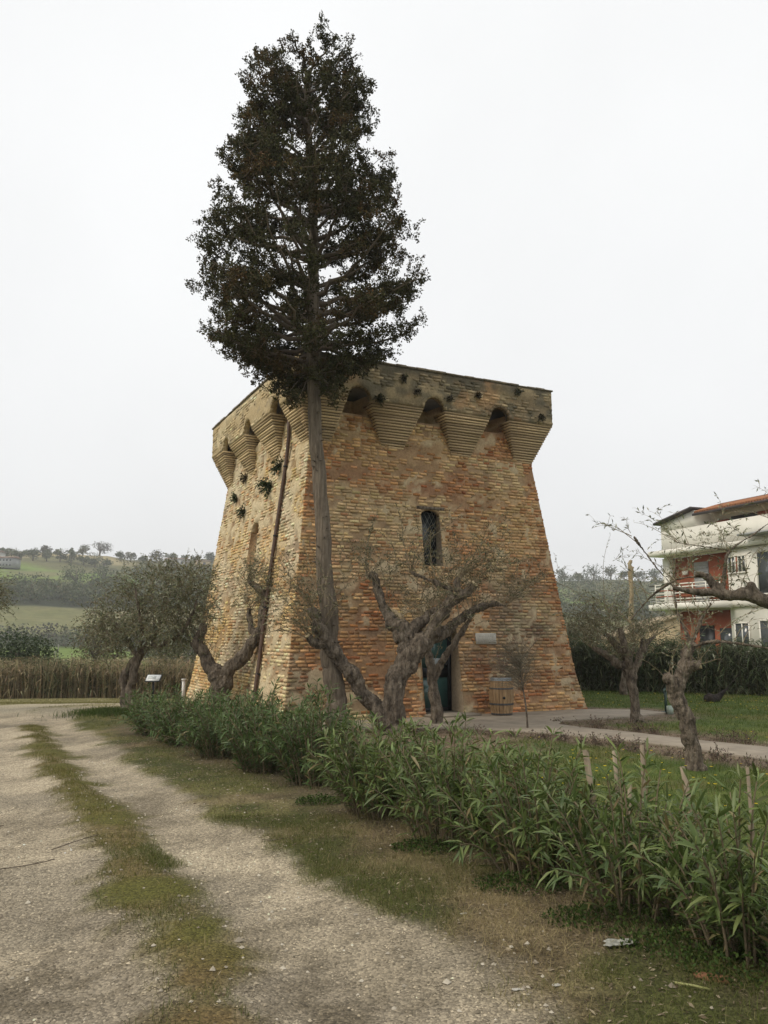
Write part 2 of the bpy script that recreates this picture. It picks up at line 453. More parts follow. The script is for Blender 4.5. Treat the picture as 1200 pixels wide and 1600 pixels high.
OLO = [
    [(5.64, 9.6, -0.24, 0.235), (5.62, 9.6, 0.11, 0.188), (5.55, 9.6, 0.75, 0.172), (5.43, 9.6, 1.48, 0.157), (5.2, 9.6, 1.97, 0.141), (4.92, 9.6, 2.17, 0.118), (4.58, 9.6, 2.31, 0.094), (4.37, 9.6, 2.38, 0.086), (4.15, 9.6, 2.38, 0.067), (3.98, 9.6, 2.41, 0.055), (3.69, 9.5, 2.42, 0.043), (3.4, 9.4, 2.46, 0.031)],
    [(4.05, 9.6, 2.4, 0.055), (3.97, 9.65, 2.53, 0.055), (3.84, 9.7, 2.64, 0.047), (3.77, 9.72, 2.63, 0.024)],
    [(3.88, 9.7, 2.61, 0.02), (3.62, 9.9, 2.59, 0.02), (3.37, 10.1, 2.4, 0.016), (3.14, 10.3, 2.09, 0.01)],
    [(4.42, 9.6, 2.36, 0.071), (4.4, 9.58, 2.48, 0.063), (4.37, 9.57, 2.53, 0.031)],
    [(4.04, 9.6, 2.33, 0.027), (4.11, 9.65, 2.68, 0.024), (4.21, 9.7, 2.93, 0.022), (4.56, 9.8, 3.14, 0.016), (4.84, 9.9, 3.32, 0.008)],
    [(4.21, 9.7, 2.93, 0.016), (4.02, 9.8, 2.98, 0.012), (3.78, 9.9, 3.03, 0.008), (3.67, 9.95, 3.06, 0.005)],
    [(5.17, 9.6, 2.01, 0.094), (5.46, 9.9, 2.64, 0.073), (5.45, 10.1, 3.14, 0.049), (5.28, 10.2, 3.48, 0.025)],
    [(3.4, 9.4, 2.46, 0.015), (3.2, 9.4, 2.71, 0.012), (2.99, 9.4, 3.01, 0.008), (2.95, 9.4, 3.07, 0.005)],
]

# ---------------------------------------------------------------- ground: layout functions
TRACK_R = [(0.25, 1.5), (0.1, 3.0), (-0.10, 4.31), (-0.55, 5.63), (-1.5, 7.53), (-3.05, 10.18), (-5.2, 14.12), (-7.2, 18.0), (-8.5, 21.0), (-8.3, 23.0), (-7.0, 24.6), (-5.0, 26.5)]
TRACK_L = [(-1.2, 1.5), (-1.75, 4.38), (-2.75, 6.29), (-4.4, 9.8), (-7.15, 15.9), (-9.2, 19.5), (-10.6, 22), (-9.8, 24.2), (-7.5, 25.8)]
STRIP = [(-0.55, 2.2), (-0.9, 4.31), (-1.31, 5.3), (-1.85, 6.44), (-2.65, 8.24), (-4.25, 11.06), (-6.2, 14.95), (-7.6, 17.7)]
HEDGE = [(-5.2, 18), (-4.3, 16.3), (-3.4, 14.9), (-2.5, 13.4), (-1.55, 12.1), (-.7, 10.8), (.25, 9.3), (.95, 8.2), (1.55, 7.1), (1.95, 6.2), (2.35, 5.3), (2.75, 4.3), (3.3, 3), (4.2, 1)]
PATH = [(-3.2, 17.1), (-2.2, 16.55), (-0.9, 16.85), (1.34, 17.05), (2.4, 16.65), (3.25, 16.09), (4.25, 15.1), (5.14, 14.12), (5.89, 12.71), (7.1, 10.4), (8.9, 7.0), (9.9, 7.6), (8.1, 11.0),
        (6.56, 14.12), (5.8, 14.95), (4.87, 16.3), (4.1, 17.15), (3.75, 17.75), (4.0, 18.5), (5.9, 19.4), (7.0, 20.4), (6.6, 21.2), (5.0, 21.3), (1.5, 19.6), (-2.0, 17.9)]
TW_C, TW_YAW, TW_K = np.array([-0.488, 23.705]), 0.457, 0.417
EX = np.array([math.cos(TW_YAW), math.sin(TW_YAW)]); EY = np.array([-EX[1], EX[0]])

_rr = [0, 40, 100, 170, 205, 230, 260, 300, 370, 420, 470, 520, 600, 800, 1500, 4000]
_zz = [0, 0, -2.4, -3.0, -2.4, 0.0, 4.0, 12.0, 23.0, 33.0, 41.0, 49.5, 50.5, 40.0, 20.0, 0.0]
def height(x, y):
    x, y = np.asarray(x, float), np.asarray(y, float)
    r = np.hypot(x, y)
    h = np.interp(r, _rr, _zz)
    az = x / np.maximum(np.abs(y), 1)
    k = 1 - 0.30 * sm(-0.1, 0.18, az)
    h = np.where(h > 0, h * k, h)
    h = h * sm(-60, 30, y) 
    und = (fbm(x / 70, y / 70, seed=3) - .5) * 13 * sm(190, 330, r) + (fbm(x / 18, y / 18, seed=5) - .5) * 2.0 * sm(60, 160, r)
    h = h + und
    h = h - 0.9 * sm(21, 37, y) * sm(1, -6, x) * sm(120, 60, r)
    near = sm(60, 25, r)
    h = h + near * ((fbm(x / 1.7, y / 1.7, seed=9) - .5) * 0.05)
    b = near * sm(30, 24, y)
    dR, dL, dS = polydist(x, y, TRACK_R), polydist(x, y, TRACK_L), polydist(x, y, STRIP)
    h = h - b * (0.045 * sm(.6, .15, dR) + 0.04 * sm(.7, .2, dL)) + b * 0.03 * sm(.5, .1, dS)
    inp = inpoly(x, y, PATH)
    h = np.where(inp, np.minimum(h, 0.005), h)
    return h

_hy = np.array([p[1] for p in HEDGE][::-1]); _hx = np.array([p[0] for p in HEDGE][::-1])
def hedge_x(y): return np.interp(y, _hy, _hx)

def zones(x, y):
    n = fbm(x * 1.1, y * 1.1, seed=21); n2 = fbm(x * 3.3, y * 3.3, seed=22); n3 = fbm(x * .35, y * .35, seed=23)
    w = (n - .5) * .7 + (n2 - .5) * .35
    dR, dL, dS = polydist(x, y, TRACK_R) + w, polydist(x, y, TRACK_L) + w, polydist(x, y, STRIP) + w * .8
    wide = sm(8.5, 4.2, y)
    gr = np.maximum(sm(.62 + .35 * wide, .36 + .3 * wide, dR), sm(1.3, .75, dL))
    left_of = x < np.interp(y, [p[1] for p in TRACK_L], [p[0] for p in TRACK_L])
    gr = np.maximum(gr, np.where(left_of & (y < 20), sm(3.4, 2.2, dL), 0))
    strip = sm(.44, .12, dS + .06 + .10 * (n2 - .5) * 4) * sm(3.4, 4.4, y)
    gr = gr * (1 - strip)
    right = sm(0.1, 0.5, x - hedge_x(np.clip(y, 1, 18))) * sm(-1, 1, x + 5.5)
    yard = sm(19.5, 21.5, y) * (1 - right) * sm(1, -3, x + 1)
    dP = polydist(x, y, PATH + PATH[:1])
    mulch = right * np.maximum(sm(1.35, .35, dP + w * 1.2), sm(3.5, 1.2, np.hypot(x - .4, y - 15.6) + w * 2))
    mulch = mulch * sm(9.0, 11.5, y)
    return dict(n=n, n2=n2, n3=n3, gr=gr, strip=strip, right=right, yard=yard, mulch=mulch, dR=dR, dL=dL, dS=dS)

def ground_col(x, y):
    z = zones(x, y)
    n, n2, n3 = z['n'], z['n2'], z['n3']
    f = fbm(x * 7, y * 7, seed=31)
    dry = lerp((0.090, 0.068, 0.036), (0.225, 0.175, 0.10), sm(.3, .7, n2))
    green = lerp((0.052, 0.062, 0.016), (0.110, 0.110, 0.032), sm(.3, .7, n2))
    verge = lerp(dry, green, sm(.32, .52, n3 * .35 + n * .65) * .85)
    gravel = lerp((0.190, 0.160, 0.112), (0.415, 0.352, 0.252), sm(.30, .66, n * .45 + f * .3 + n3 * .25))
    gravel = lerp(gravel, (0.17, 0.148, 0.11), sm(.50, .66, fbm(x * .8 + 4, y * .8, seed=33)) * .55)
    dark = lerp((0.10, 0.082, 0.055), (0.20, 0.17, 0.125), sm(.35, .65, f))
    c = verge
    # loose darker gravel beside the central strip near the viewer's end of the track
    g2 = lerp(gravel, dark, sm(.95, .5, np.abs(polydist(x, y, STRIP) - .62)) * sm(.42, .6, n) * sm(7, 4.8, y) * .8)
    c = lerp(c, np.zeros(3), 0 * n) * (1 - z['gr'])[..., None] + g2 * z['gr'][..., None]
    st = lerp(lerp((0.090, 0.086, 0.020), (0.135, 0.115, 0.036), sm(.3, .7, n2)), (0.155, 0.115, 0.055), sm(.42, .62, n) * .8)
    st = lerp(st, (0.12, 0.082, 0.034), sm(5.6, 4.6, y) * .8)
    c = c * (1 - z['strip'])[..., None] + st * z['strip'][..., None]
    yd = lerp((0.165, 0.150, 0.055), (0.255, 0.225, 0.115), sm(.3, .7, n2))
    yd = lerp(yd, (0.38, 0.33, 0.24), z['gr'] * .9)
    c = lerp(c, yd[..., :] if False else c, 0 * n) * (1 - z['yard'])[..., None] + yd * z['yard'][..., None]
    lawn = lerp((0.050, 0.078, 0.014), (0.095, 0.120, 0.026), sm(.3, .7, n2))
    lawn = lerp(lawn, (0.15, 0.125, 0.05), sm(.55, .72, n) * .55)
    c = c * (1 - z['right'])[..., None] + lawn * z['right'][..., None]
    mu = lerp((0.105, 0.075, 0.050), (0.215, 0.165, 0.115), sm(.3, .7, f))
    c = c * (1 - z['mulch'])[..., None] + mu * z['mulch'][..., None]
    # soil under the hedge
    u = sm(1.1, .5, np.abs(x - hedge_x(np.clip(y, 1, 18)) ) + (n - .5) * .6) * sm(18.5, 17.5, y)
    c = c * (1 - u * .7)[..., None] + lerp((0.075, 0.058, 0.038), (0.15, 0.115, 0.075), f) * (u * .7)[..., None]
    # fields and slopes beyond
    r = np.hypot(x, y)
    far = sm(38, 48, r + (n3 - .5) * 4)
    m = fbm(x / 26, y / 26, seed=41); m2 = fbm(x / 9, y / 9, seed=42); rr = r + (m - .5) * 26
    g_bright = lerp((0.11, 0.165, 0.034), (0.16, 0.215, 0.05), m2)
    tan = lerp((0.26, 0.215, 0.11), (0.33, 0.275, 0.15), m2)
    olv = lerp((0.125, 0.135, 0.055), (0.185, 0.175, 0.08), m2)
    wood = lerp((0.040, 0.050, 0.028), (0.06, 0.068, 0.036), m2)
    fc = g_bright
    fc = lerp(fc, tan, sm(168, 176, rr) * .75)
    fc = lerp(fc, g_bright, sm(190, 196, rr))
    fc = lerp(fc, wood, sm(214, 222, rr))
    fc = lerp(fc, olv, sm(236, 246, rr)); fc = lerp(fc, tan * .8, sm(.45, .6, m) * sm(245, 255, rr) * .6)
    fc = lerp(fc, wood, sm(296, 305, rr))
    fc = lerp(fc, g_bright * 1.05, sm(362, 372, rr)); fc = lerp(fc, olv, sm(.5, .6, m) * sm(370, 380, rr))
    fc = lerp(fc, olv * .8, sm(440, 455, rr)); fc = lerp(fc, tan * 1.15, sm(482, 492, rr) * sm(-.28, -.36, x / np.maximum(y, 1)))
    return lerp(c, np.zeros(3), 0 * n) * (1 - far)[..., None] + fc * far[..., None], z

def axis_steps(segs):
    out = []
    for a, b, d0, d1 in segs:
        t = a
        while t < b - 1e-6:
            out.append(t); t += d0 + (d1 - d0) * (t - a) / (b - a)
    return out
xs_pos = axis_steps([(0, 7, .11, .13), (7, 14, .13, .4), (14, 60, .4, 4), (60, 400, 4, 14), (400, 740, 14, 30)]) + [740]
xs = np.array(sorted(set([-v for v in axis_steps([(0, 6, .11, .13), (6, 13, .13, .25), (13, 60, .25, 4), (60, 400, 4, 13), (400, 740, 13, 30)]) + [740]] + xs_pos)))
ys = np.array([-240, -150, -100, -60, -20, -8, -3, -.5] + axis_steps([(.8, 8, .09, .11), (8, 26, .11, .28), (26, 60, .28, 2), (60, 560, 2, 9), (560, 740, 9, 30)]) + [740])
GX, GY = np.meshgrid(xs, ys)
gx, gy = GX.ravel(), GY.ravel()
gz = height(gx, gy)
gcol, gzn = ground_col(gx, gy)
nx, ny = len(xs), len(ys)
ii, jj = np.meshgrid(np.arange(nx - 1), np.arange(ny - 1))
b0 = (jj * nx + ii).ravel()
GF = np.stack([b0, b0 + 1, b0 + 1 + nx, b0 + nx], 1)
fcx, fcy = gx[GF].mean(1), gy[GF].mean(1)
fgr = gzn['gr'][GF].mean(1); fright = gzn['right'][GF].mean(1)
near = (fcy > -20) & (fcy < 38) & (np.abs(fcx) < 24)
is_track = near & (fgr > .5) & (fcy < 27)
is_lawn = near & (fright > .5) & (fcy > 2) & ~is_track
is_far = np.hypot(fcx, fcy) > 44
GV = np.stack([gx, gy, gz], 1)
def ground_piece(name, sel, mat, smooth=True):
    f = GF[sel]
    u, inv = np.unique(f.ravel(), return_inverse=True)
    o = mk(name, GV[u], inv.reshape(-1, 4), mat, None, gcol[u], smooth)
    return tag(o, kind='structure')
ground_piece('gravel_track', is_track, M_GROUND)
ground_piece('lawn', is_lawn, M_GROUND)
ground_piece('ground', ~is_track & ~is_lawn & ~is_far, M_GROUND)
ground_piece('hillside', is_far & ~is_track & ~is_lawn, M_FAR)

m = MB(); m.prism(PATH, -0.12, 0.035)
po = m.build('path', M_CONC); tag(po, kind='structure')
bv = po.modifiers.new('edge', 'BEVEL'); bv.width = 0.012; bv.segments = 2; bv.limit_method = 'ANGLE'

# ---------------------------------------------------------------- grass, pebbles, litter
def scatter(n, x0, x1, y0, y1, dens):
    X, Y = rng.uniform(x0, x1, n), rng.uniform(y0, y1, n)
    k = rng.uniform(0, 1, n) < dens(X, Y, zones(X, Y)) 
    k &= ~inpoly(X, Y, PATH)
    lx = (X - TW_C[0]) * EX[0] + (Y - TW_C[1]) * EX[1]; ly = (X - TW_C[0]) * EY[0] + (Y - TW_C[1]) * EY[1]
    k &= ~((np.abs(lx) < 4.25) & (np.abs(ly) < 4.65))
    k &= (np.abs(X) < .5 * Y + 1.2)
    return X[k], Y[k]

def blades(X, Y, h, w, col, lean=.5):
    n = len(X)
    B = np.stack([X, Y, height(X, Y) - .005], 1)
    a = rng.uniform(0, 2 * math.pi, n); d = np.stack([np.cos(a), np.sin(a), np.zeros(n)], 1)
    t = rng.uniform(0, 2 * math.pi, n); ln = np.stack([np.cos(t), np.sin(t), np.zeros(n)], 1) * rng.uniform(0, lean * 2, n)[:, None]
    h = h * rng.uniform(.45, 1.25, n)
    mid = B + (ln * .35 + [0, 0, .62]) * h[:, None]; tip = B + (ln + [0, 0, .95]) * h[:, None]
    w = (w * rng.uniform(.6, 1.2, n))[:, None]
    V = np.stack([B - d * w, B + d * w, mid + d * w * .75, mid - d * w * .75, tip], 1).reshape(-1, 3)
    b = (np.arange(n) * 5)[:, None]
    return V, [b + np.array([[0, 1, 2, 3]]), b + np.array([[3, 2, 4]])], np.repeat(col, 5, 0)

def blade_obj(name, X, Y, h, w, col, lean=.5):
    V, F, c = blades(X, Y, h, w, col, lean)
    o = mk(name, V, F, M_GRASS, None, c)
    return tag(o, kind='stuff')

def grass_cols(X, Y, g, d, pd):
    n = len(X)
    t = np.clip(pd + rng.normal(0, .25, n), 0, 1)
    return np.clip(lerp(g, d, t) * (1 + rng.normal(0, .2, (n, 1))), .005, .6)

# verge between track and hedge
X, Y = scatter(150000, -9, 5, 3.6, 21, lambda x, y, z: (1 - z['gr']) * (1 - z['strip']) * (1 - z['right']) * (1 - z['yard']) * sm(.42, .60, z['n'] * .5 + z['n2'] * .5) * .8 + .10 * (1 - z['gr']))
zz = zones(X, Y)
blade_obj('verge_grass', X, Y, .055, .0022, grass_cols(X, Y, (0.090, 0.108, 0.024), (0.26, 0.205, 0.10), sm(.64, .38, zz['n3'] * .55 + zz['n'] * .45)), .9)
X, Y = scatter(150000, -2.5, 3, 3.7, 9, lambda x, y, z: (1 - z['gr']) * (1 - z['strip']) * (1 - z['right']) * (.30 + .70 * sm(.38, .58, z['n'] * .4 + z['n2'] * .6)))
zz = zones(X, Y)
blade_obj('verge_turf', X, Y, .055, .0017, grass_cols(X, Y, (0.080, 0.098, 0.022), (0.31, 0.25, 0.13), sm(.50, .26, zz['n3'] * .35 + zz['n'] * .65)), 1.1)
# strip along the middle of the track
X, Y = scatter(420000, -8.5, 0, 3.8, 18.5, lambda x, y, z: z['strip'] * sm(.36, .58, z['n2'] * .6 + z['n'] * .4) * sm(4.6, 6.2, y))
blade_obj('track_grass', X, Y, .042, .002, grass_cols(X, Y, (0.095, 0.108, 0.020), (0.20, 0.155, 0.06), .35), .9)
# lawn beyond the hedge
X, Y = scatter(190000, -2.5, 17, 4, 29, lambda x, y, z: z['right'] * (1 - z['mulch'] * .85) * (.35 + .65 * sm(.35, .6, z['n'])))
zz = zones(X, Y)
blade_obj('lawn_grass', X, Y, .075, .0042, grass_cols(X, Y, (0.068, 0.112, 0.020), (0.19, 0.175, 0.06), sm(.52, .72, zz['n']) * .5), .8)
# grass of the yard and under the far olive
X, Y = scatter(60000, -20, -1, 20.5, 37, lambda x, y, z: z['yard'] * (1 - z['gr']) * .8)
blade_obj('yard_grass', X, Y, .05, .006, grass_cols(X, Y, (0.12, 0.125, 0.03), (0.24, 0.21, 0.09), .5), .8)
X, Y = -6.7 + rng.normal(0, .55, 3500), 20.5 + rng.normal(0, .5, 3500)
blade_obj('tall_grass', X, Y, .13, .006, grass_cols(X, Y, (0.045, 0.078, 0.016), (0.10, 0.11, 0.03), .2), .6)

# loose stones of the track
def pebble_obj(name, X, Y, size, col):
    n = len(X)
    oct_ = np.array([(1, 0, 0), (0, 1, 0), (-1, 0, 0), (0, -1, 0), (0, 0, .7), (0, 0, -.5)], float)
    a = rng.uniform(0, 6.28, n); s = size * rng.lognormal(0, .35, n)
    base = oct_[None] * rng.uniform(.6, 1.3, (n, 6, 1))
    x = base[..., 0] * np.cos(a)[:, None] - base[..., 1] * np.sin(a)[:, None]
    y = base[..., 0] * np.sin(a)[:, None] + base[..., 1] * np.cos(a)[:, None]
    V = np.stack([x, y, base[..., 2]], -1) * s[:, None, None] + np.stack([X, Y, height(X, Y) + s * .15], 1)[:, None]
    f = np.array([(0, 1, 4), (1, 2, 4), (2, 3, 4), (3, 0, 4)])
    F = (np.arange(n)[:, None, None] * 6 + f[None]).reshape(-1, 3)
    o = mk(name, V.reshape(-1, 3), F, M_STONE, None, np.repeat(col, 6, 0))
    return tag(o, kind='stuff')
X, Y = scatter(120000, -6.5, 2.4, 3.7, 11.5, lambda x, y, z: (z['gr'] * .9 + .1) * (1 - z['right']) * sm(12, 4, y))
pc = np.clip(ground_col(X, Y)[0] * rng.lognormal(.12, .32, (len(X), 1)), .02, .62)
pebble_obj('loose_gravel', X, Y, .0065, pc)
X, Y = scatter(7000, -6.5, 3, 3.7, 13, lambda x, y, z: (1 - z['right']) * (.25 + .75 * sm(.5, .2, np.abs(z['gr'] - .5))) * .6)
pebble_obj('coarse_stones', X, Y, .012, np.clip(lerp((0.18, 0.15, 0.11), (0.50, 0.45, 0.36), rng.random(len(X))), .02, .6))

# dry leaf litter on the verge and mulch
X, Y = scatter(70000, -5, 9, 3.8, 19, lambda x, y, z: np.maximum((1 - z['gr']) * (1 - z['right']) * (1 - z['strip']) * .7, z['mulch']))
n = len(X)
a = rng.uniform(0, 6.28, n)
D = np.stack([np.cos(a), np.sin(a), rng.uniform(-.1, .35, n)], 1)
V, F = leaf_quads(np.stack([X, Y, height(X, Y) + .006], 1), D, rng.uniform(.02, .06, n), rng.uniform(.006, .018, n), .06, np.tile([0, 0, 1.], (n, 1)) + rng.normal(0, .3, (n, 3)))
lc = lerp((0.10, 0.07, 0.04), (0.50, 0.42, 0.29), rng.beta(.9, 2.0, n))
tag(mk('leaf_litter', V, F, M_GRASS, None, np.repeat(lc, 4, 0)), kind='stuff')

# dandelions in the lawn
X, Y = scatter(2200, 1.5, 15, 7.5, 27, lambda x, y, z: z['right'] * (1 - z['mulch']) * sm(.40, .56, z['n3']) * .55)
n = len(X)
k = 7; a = np.arange(k) * 2 * math.pi / k
hz = height(X, Y) + rng.uniform(.05, .10, n)
ring = np.stack([np.cos(a), np.sin(a), np.full(k, .25)], 1)
C = np.stack([X, Y, hz], 1)
rad = rng.uniform(.016, .028, n)
V = np.concatenate([C[:, None] + ring[None] * rad[:, None, None], C[:, None]], 1).reshape(-1, 3)
F = (np.arange(n)[:, None, None] * (k + 1) + np.array([(k, i, (i + 1) % k) for i in range(k)])[None]).reshape(-1, 3)
tag(mk('dandelion_flowers', V, F, M_GRASS, None, jitter_col(np.tile((0.62, 0.47, 0.02), (n, 1)), n, .12, k + 1)), kind='stuff')

# ---------------------------------------------------------------- the tower
H1, H2, H3 = 6.61, 7.67, 8.66
WB, WT, OV = 4.117, 3.292, 0.436
def tw_w(z):
    z = np.maximum(np.asarray(z, float), 0)
    return WB - (WB - WT) * np.minimum(z, H1) / H1 + 0.09 * np.clip(1 - z / 1.3, 0, 1) ** 2
def to_world(lx, ly, z):
    lx, ly, z = np.broadcast_arrays(np.asarray(lx, float), np.asarray(ly, float), np.asarray(z, float))
    return np.stack([TW_C[0] + lx * EX[0] + ly * EY[0], TW_C[1] + lx * EX[1] + ly * EY[1], z], -1)
def face_pt(face, s, z, off=0.0):
    """a point of a battered wall face; off is measured outwards"""
    w = tw_w(z) + off
    if face == 'F': return to_world(s, -(w + TW_K), z)
    if face == 'L': return to_world(-w, s, z)
    if face == 'R': return to_world(w, s, z)
    return to_world(s, w + TW_K, z)
def half(face, z): return tw_w(z) + (TW_K if face in 'LR' else 0)

OPEN = {'F': [(-0.62, 0.44, -1, 2.08), (-0.34, 0.20, 3.65, 5.08)], 'L': [(-0.50, 0.20, 3.80, 5.02)], 'R': [], 'B': []}

ARCH = {'F': [(-2.17, .31), (-.05, .30), (1.98, .30)], 'L': [(2.45, .36), (.12, .36), (-2.34, .36)], 'R': [(-2.34, .34), (.1, .34), (2.4, .34)], 'B': [(-2.1, .3), (0, .3), (2.1, .3)]}
RISE = .32
def wall_col(face, s, z):
    """real brick colours: ochre and red beds, pale repairs, grey lichen"""
    s, z = np.asarray(s, float), np.asarray(z, float)
    sd = {'F': 50, 'L': 60, 'R': 70, 'B': 80}[face]
    a = fbm(s * .55, z * .75, seed=sd); b = fbm(s * 1.3, z * 3.2, seed=sd + 3); c = fbm(s * .8 + 9, z * .8, seed=sd + 6)
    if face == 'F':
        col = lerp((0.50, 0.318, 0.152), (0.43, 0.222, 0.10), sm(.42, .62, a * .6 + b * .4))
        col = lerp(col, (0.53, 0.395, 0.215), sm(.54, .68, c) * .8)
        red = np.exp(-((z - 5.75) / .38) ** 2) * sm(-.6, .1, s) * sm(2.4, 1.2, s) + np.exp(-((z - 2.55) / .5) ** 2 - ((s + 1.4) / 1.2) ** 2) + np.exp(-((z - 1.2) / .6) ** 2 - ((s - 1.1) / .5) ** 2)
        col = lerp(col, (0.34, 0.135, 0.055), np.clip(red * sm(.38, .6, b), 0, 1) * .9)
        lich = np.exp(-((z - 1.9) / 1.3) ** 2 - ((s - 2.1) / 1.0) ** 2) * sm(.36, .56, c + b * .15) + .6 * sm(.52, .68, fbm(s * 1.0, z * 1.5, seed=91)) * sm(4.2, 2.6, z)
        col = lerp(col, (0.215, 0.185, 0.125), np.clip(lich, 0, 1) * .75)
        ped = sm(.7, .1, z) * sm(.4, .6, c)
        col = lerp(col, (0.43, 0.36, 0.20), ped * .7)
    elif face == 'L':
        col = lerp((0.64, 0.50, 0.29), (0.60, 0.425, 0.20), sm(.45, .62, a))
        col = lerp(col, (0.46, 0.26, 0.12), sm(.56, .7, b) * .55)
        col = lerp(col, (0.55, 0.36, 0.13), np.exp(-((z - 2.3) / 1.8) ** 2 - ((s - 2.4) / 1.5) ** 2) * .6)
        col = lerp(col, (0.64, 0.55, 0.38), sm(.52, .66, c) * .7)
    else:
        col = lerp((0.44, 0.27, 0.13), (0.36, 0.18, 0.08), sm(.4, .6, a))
    return col

def clipped(face, rows_z0, rows_z1, hw_fn, L0=.17, L1=.25, zone=None):
    """bricks of a face as (s0, s1, z0, z1)"""
    out = []
    for i, (z0, z1) in enumerate(zip(rows_z0, rows_z1)):
        zc = (z0 + z1) / 2
        hw = float(hw_fn(zc))
        s = -hw + (0 if i % 2 else -.13)
        while s < hw - .02:
            l = rng.uniform(L0, L1) if rng.random() > .2 else rng.uniform(.09, .13)
            a, b = max(s, -hw), min(s + l, hw)
            s += l + .020 + rng.uniform(0, .016)
            for (o0, o1, p0, p1) in OPEN[face]:
                if z1 > p0 and z0 < p1 and b > o0 and a < o1:
                    if a < o0: b = o0
                    elif b > o1: a = o1
                    else: b = a
            if b - a > .035: out.append((a, b, z0, z1))
    return np.array(out)

def brick_boxes(B, pt, prot, back=-.03):
    """pt(s, z, off) -> world.  eight corners per brick, five faces"""
    n = len(B)
    j = lambda k: rng.normal(0, k, n)
    s0, s1, z0, z1 = B.T
    tilt = j(.0035)
    cs = []
    for off, ins in ((back, 0), (prot, .004)):
        for (s, z, sg, zg) in ((s0, z0, 1, 1), (s1, z0, -1, 1), (s1, z1, -1, -1), (s0, z1, 1, -1)):
            cs.append(pt(s + sg * ins + j(.0022), z + zg * ins * .6 + tilt * (1 if sg < 0 else -1) + j(.0022), np.broadcast_to(off, (n,)) + (j(.003) if ins else 0)))
    V = np.stack(cs, 1)
    f = np.array([(4, 5, 6, 7), (0, 1, 5, 4), (1, 2, 6, 5), (2, 3, 7, 6), (3, 0, 4, 7)])
    return V, f

tower = empty('watchtower', (*TW_C, 0), 'square battered brick watchtower with corbelled parapet', 'tower')

def opening_lines(face):
    s, z = [], []
    for o in OPEN[face]: s += [o[0], o[1]]; z += [max(o[2], -.3), o[3]]
    return s, z
def wall_grid(face, name):
    os_, oz = opening_lines(face)
    sl = np.array(sorted(set(np.round(np.concatenate([np.linspace(-2.4, 2.4, 57), os_]), 4))))
    n_edge = 18
    zl = np.array(sorted(set(np.round(np.concatenate([np.linspace(-.3, 7.9, 100), oz]), 4))))
    t = np.linspace(0, 1, n_edge + 1)[1:]
    rows = []
    for z in zl:
        hw = float(half(face, z))
        rows.append(np.concatenate([(-2.4 - (hw - 2.4) * t)[::-1], sl, 2.4 + (hw - 2.4) * t]))
    S = np.array(rows); Z = np.repeat(zl[:, None], S.shape[1], 1)
    sd = {'F': 11, 'L': 12, 'R': 13, 'B': 14}[face]
    p = fbm(S * 1.5, Z * 1.7, seed=sd); q = fbm(S * 4.5, Z * 5.5, seed=sd + 40)
    smear = sm(.58, .70, p * .5 + q * .5) * (.030 if face == 'F' else .034)
    if face == 'L': smear = smear + .012 * sm(.42, .56, q) * sm(2.0, 4.5, Z)
    off = smear + (q - .5) * .022
    edge = np.minimum(np.abs(S + 0 * Z - half(face, Z)), np.abs(S + half(face, Z)))
    off = np.where(edge < 1e-6, -.004, off)
    for c_, h_a in ARCH[face]:
        off = np.where((np.abs(S - c_) < h_a + .05) & (Z > 7.42), -.55, off)
    for o in OPEN[face]:
        on = (S > o[0] - 1e-3) & (S < o[1] + 1e-3) & (Z > o[2] - 1e-3) & (Z < o[3] + 1e-3)
        off = np.where(on, 0, off)
    V = face_pt(face, S, Z, off).reshape(-1, 3)
    base = wall_col(face, S, Z)
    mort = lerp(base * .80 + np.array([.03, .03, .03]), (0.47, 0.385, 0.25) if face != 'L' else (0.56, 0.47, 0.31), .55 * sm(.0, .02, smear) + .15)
    ero_ = fbm(S * 1.4, Z * 2.6, seed=101 if face == 'F' else 102)
    mort = lerp(mort, np.array((0.20, 0.105, 0.055)), sm(.52, .64, ero_) * sm(.012, .0, smear) * .45)
    mort = mort * (1 - .25 * sm(.5, .3, q))[..., None]
    nc = S.shape[1]
    F = []
    for i in range(len(zl) - 1):
        zc = (zl[i] + zl[i + 1]) / 2
        for k in range(nc - 1):
            sc = (S[i, k] + S[i, k + 1]) / 2
            if any(o[0] < sc < o[1] and o[2] < zc < o[3] for o in OPEN[face]): continue
            b = i * nc + k
            F.append((b, b + 1, b + nc + 1, b + nc) if face in 'FR' else (b + 1, b, b + nc, b + nc + 1))
    return mk(name, V, np.array(F), M_MORTAR, tower, mort.reshape(-1, 3), True)
for fc in 'FLRB':
    wall_grid(fc, 'wall')

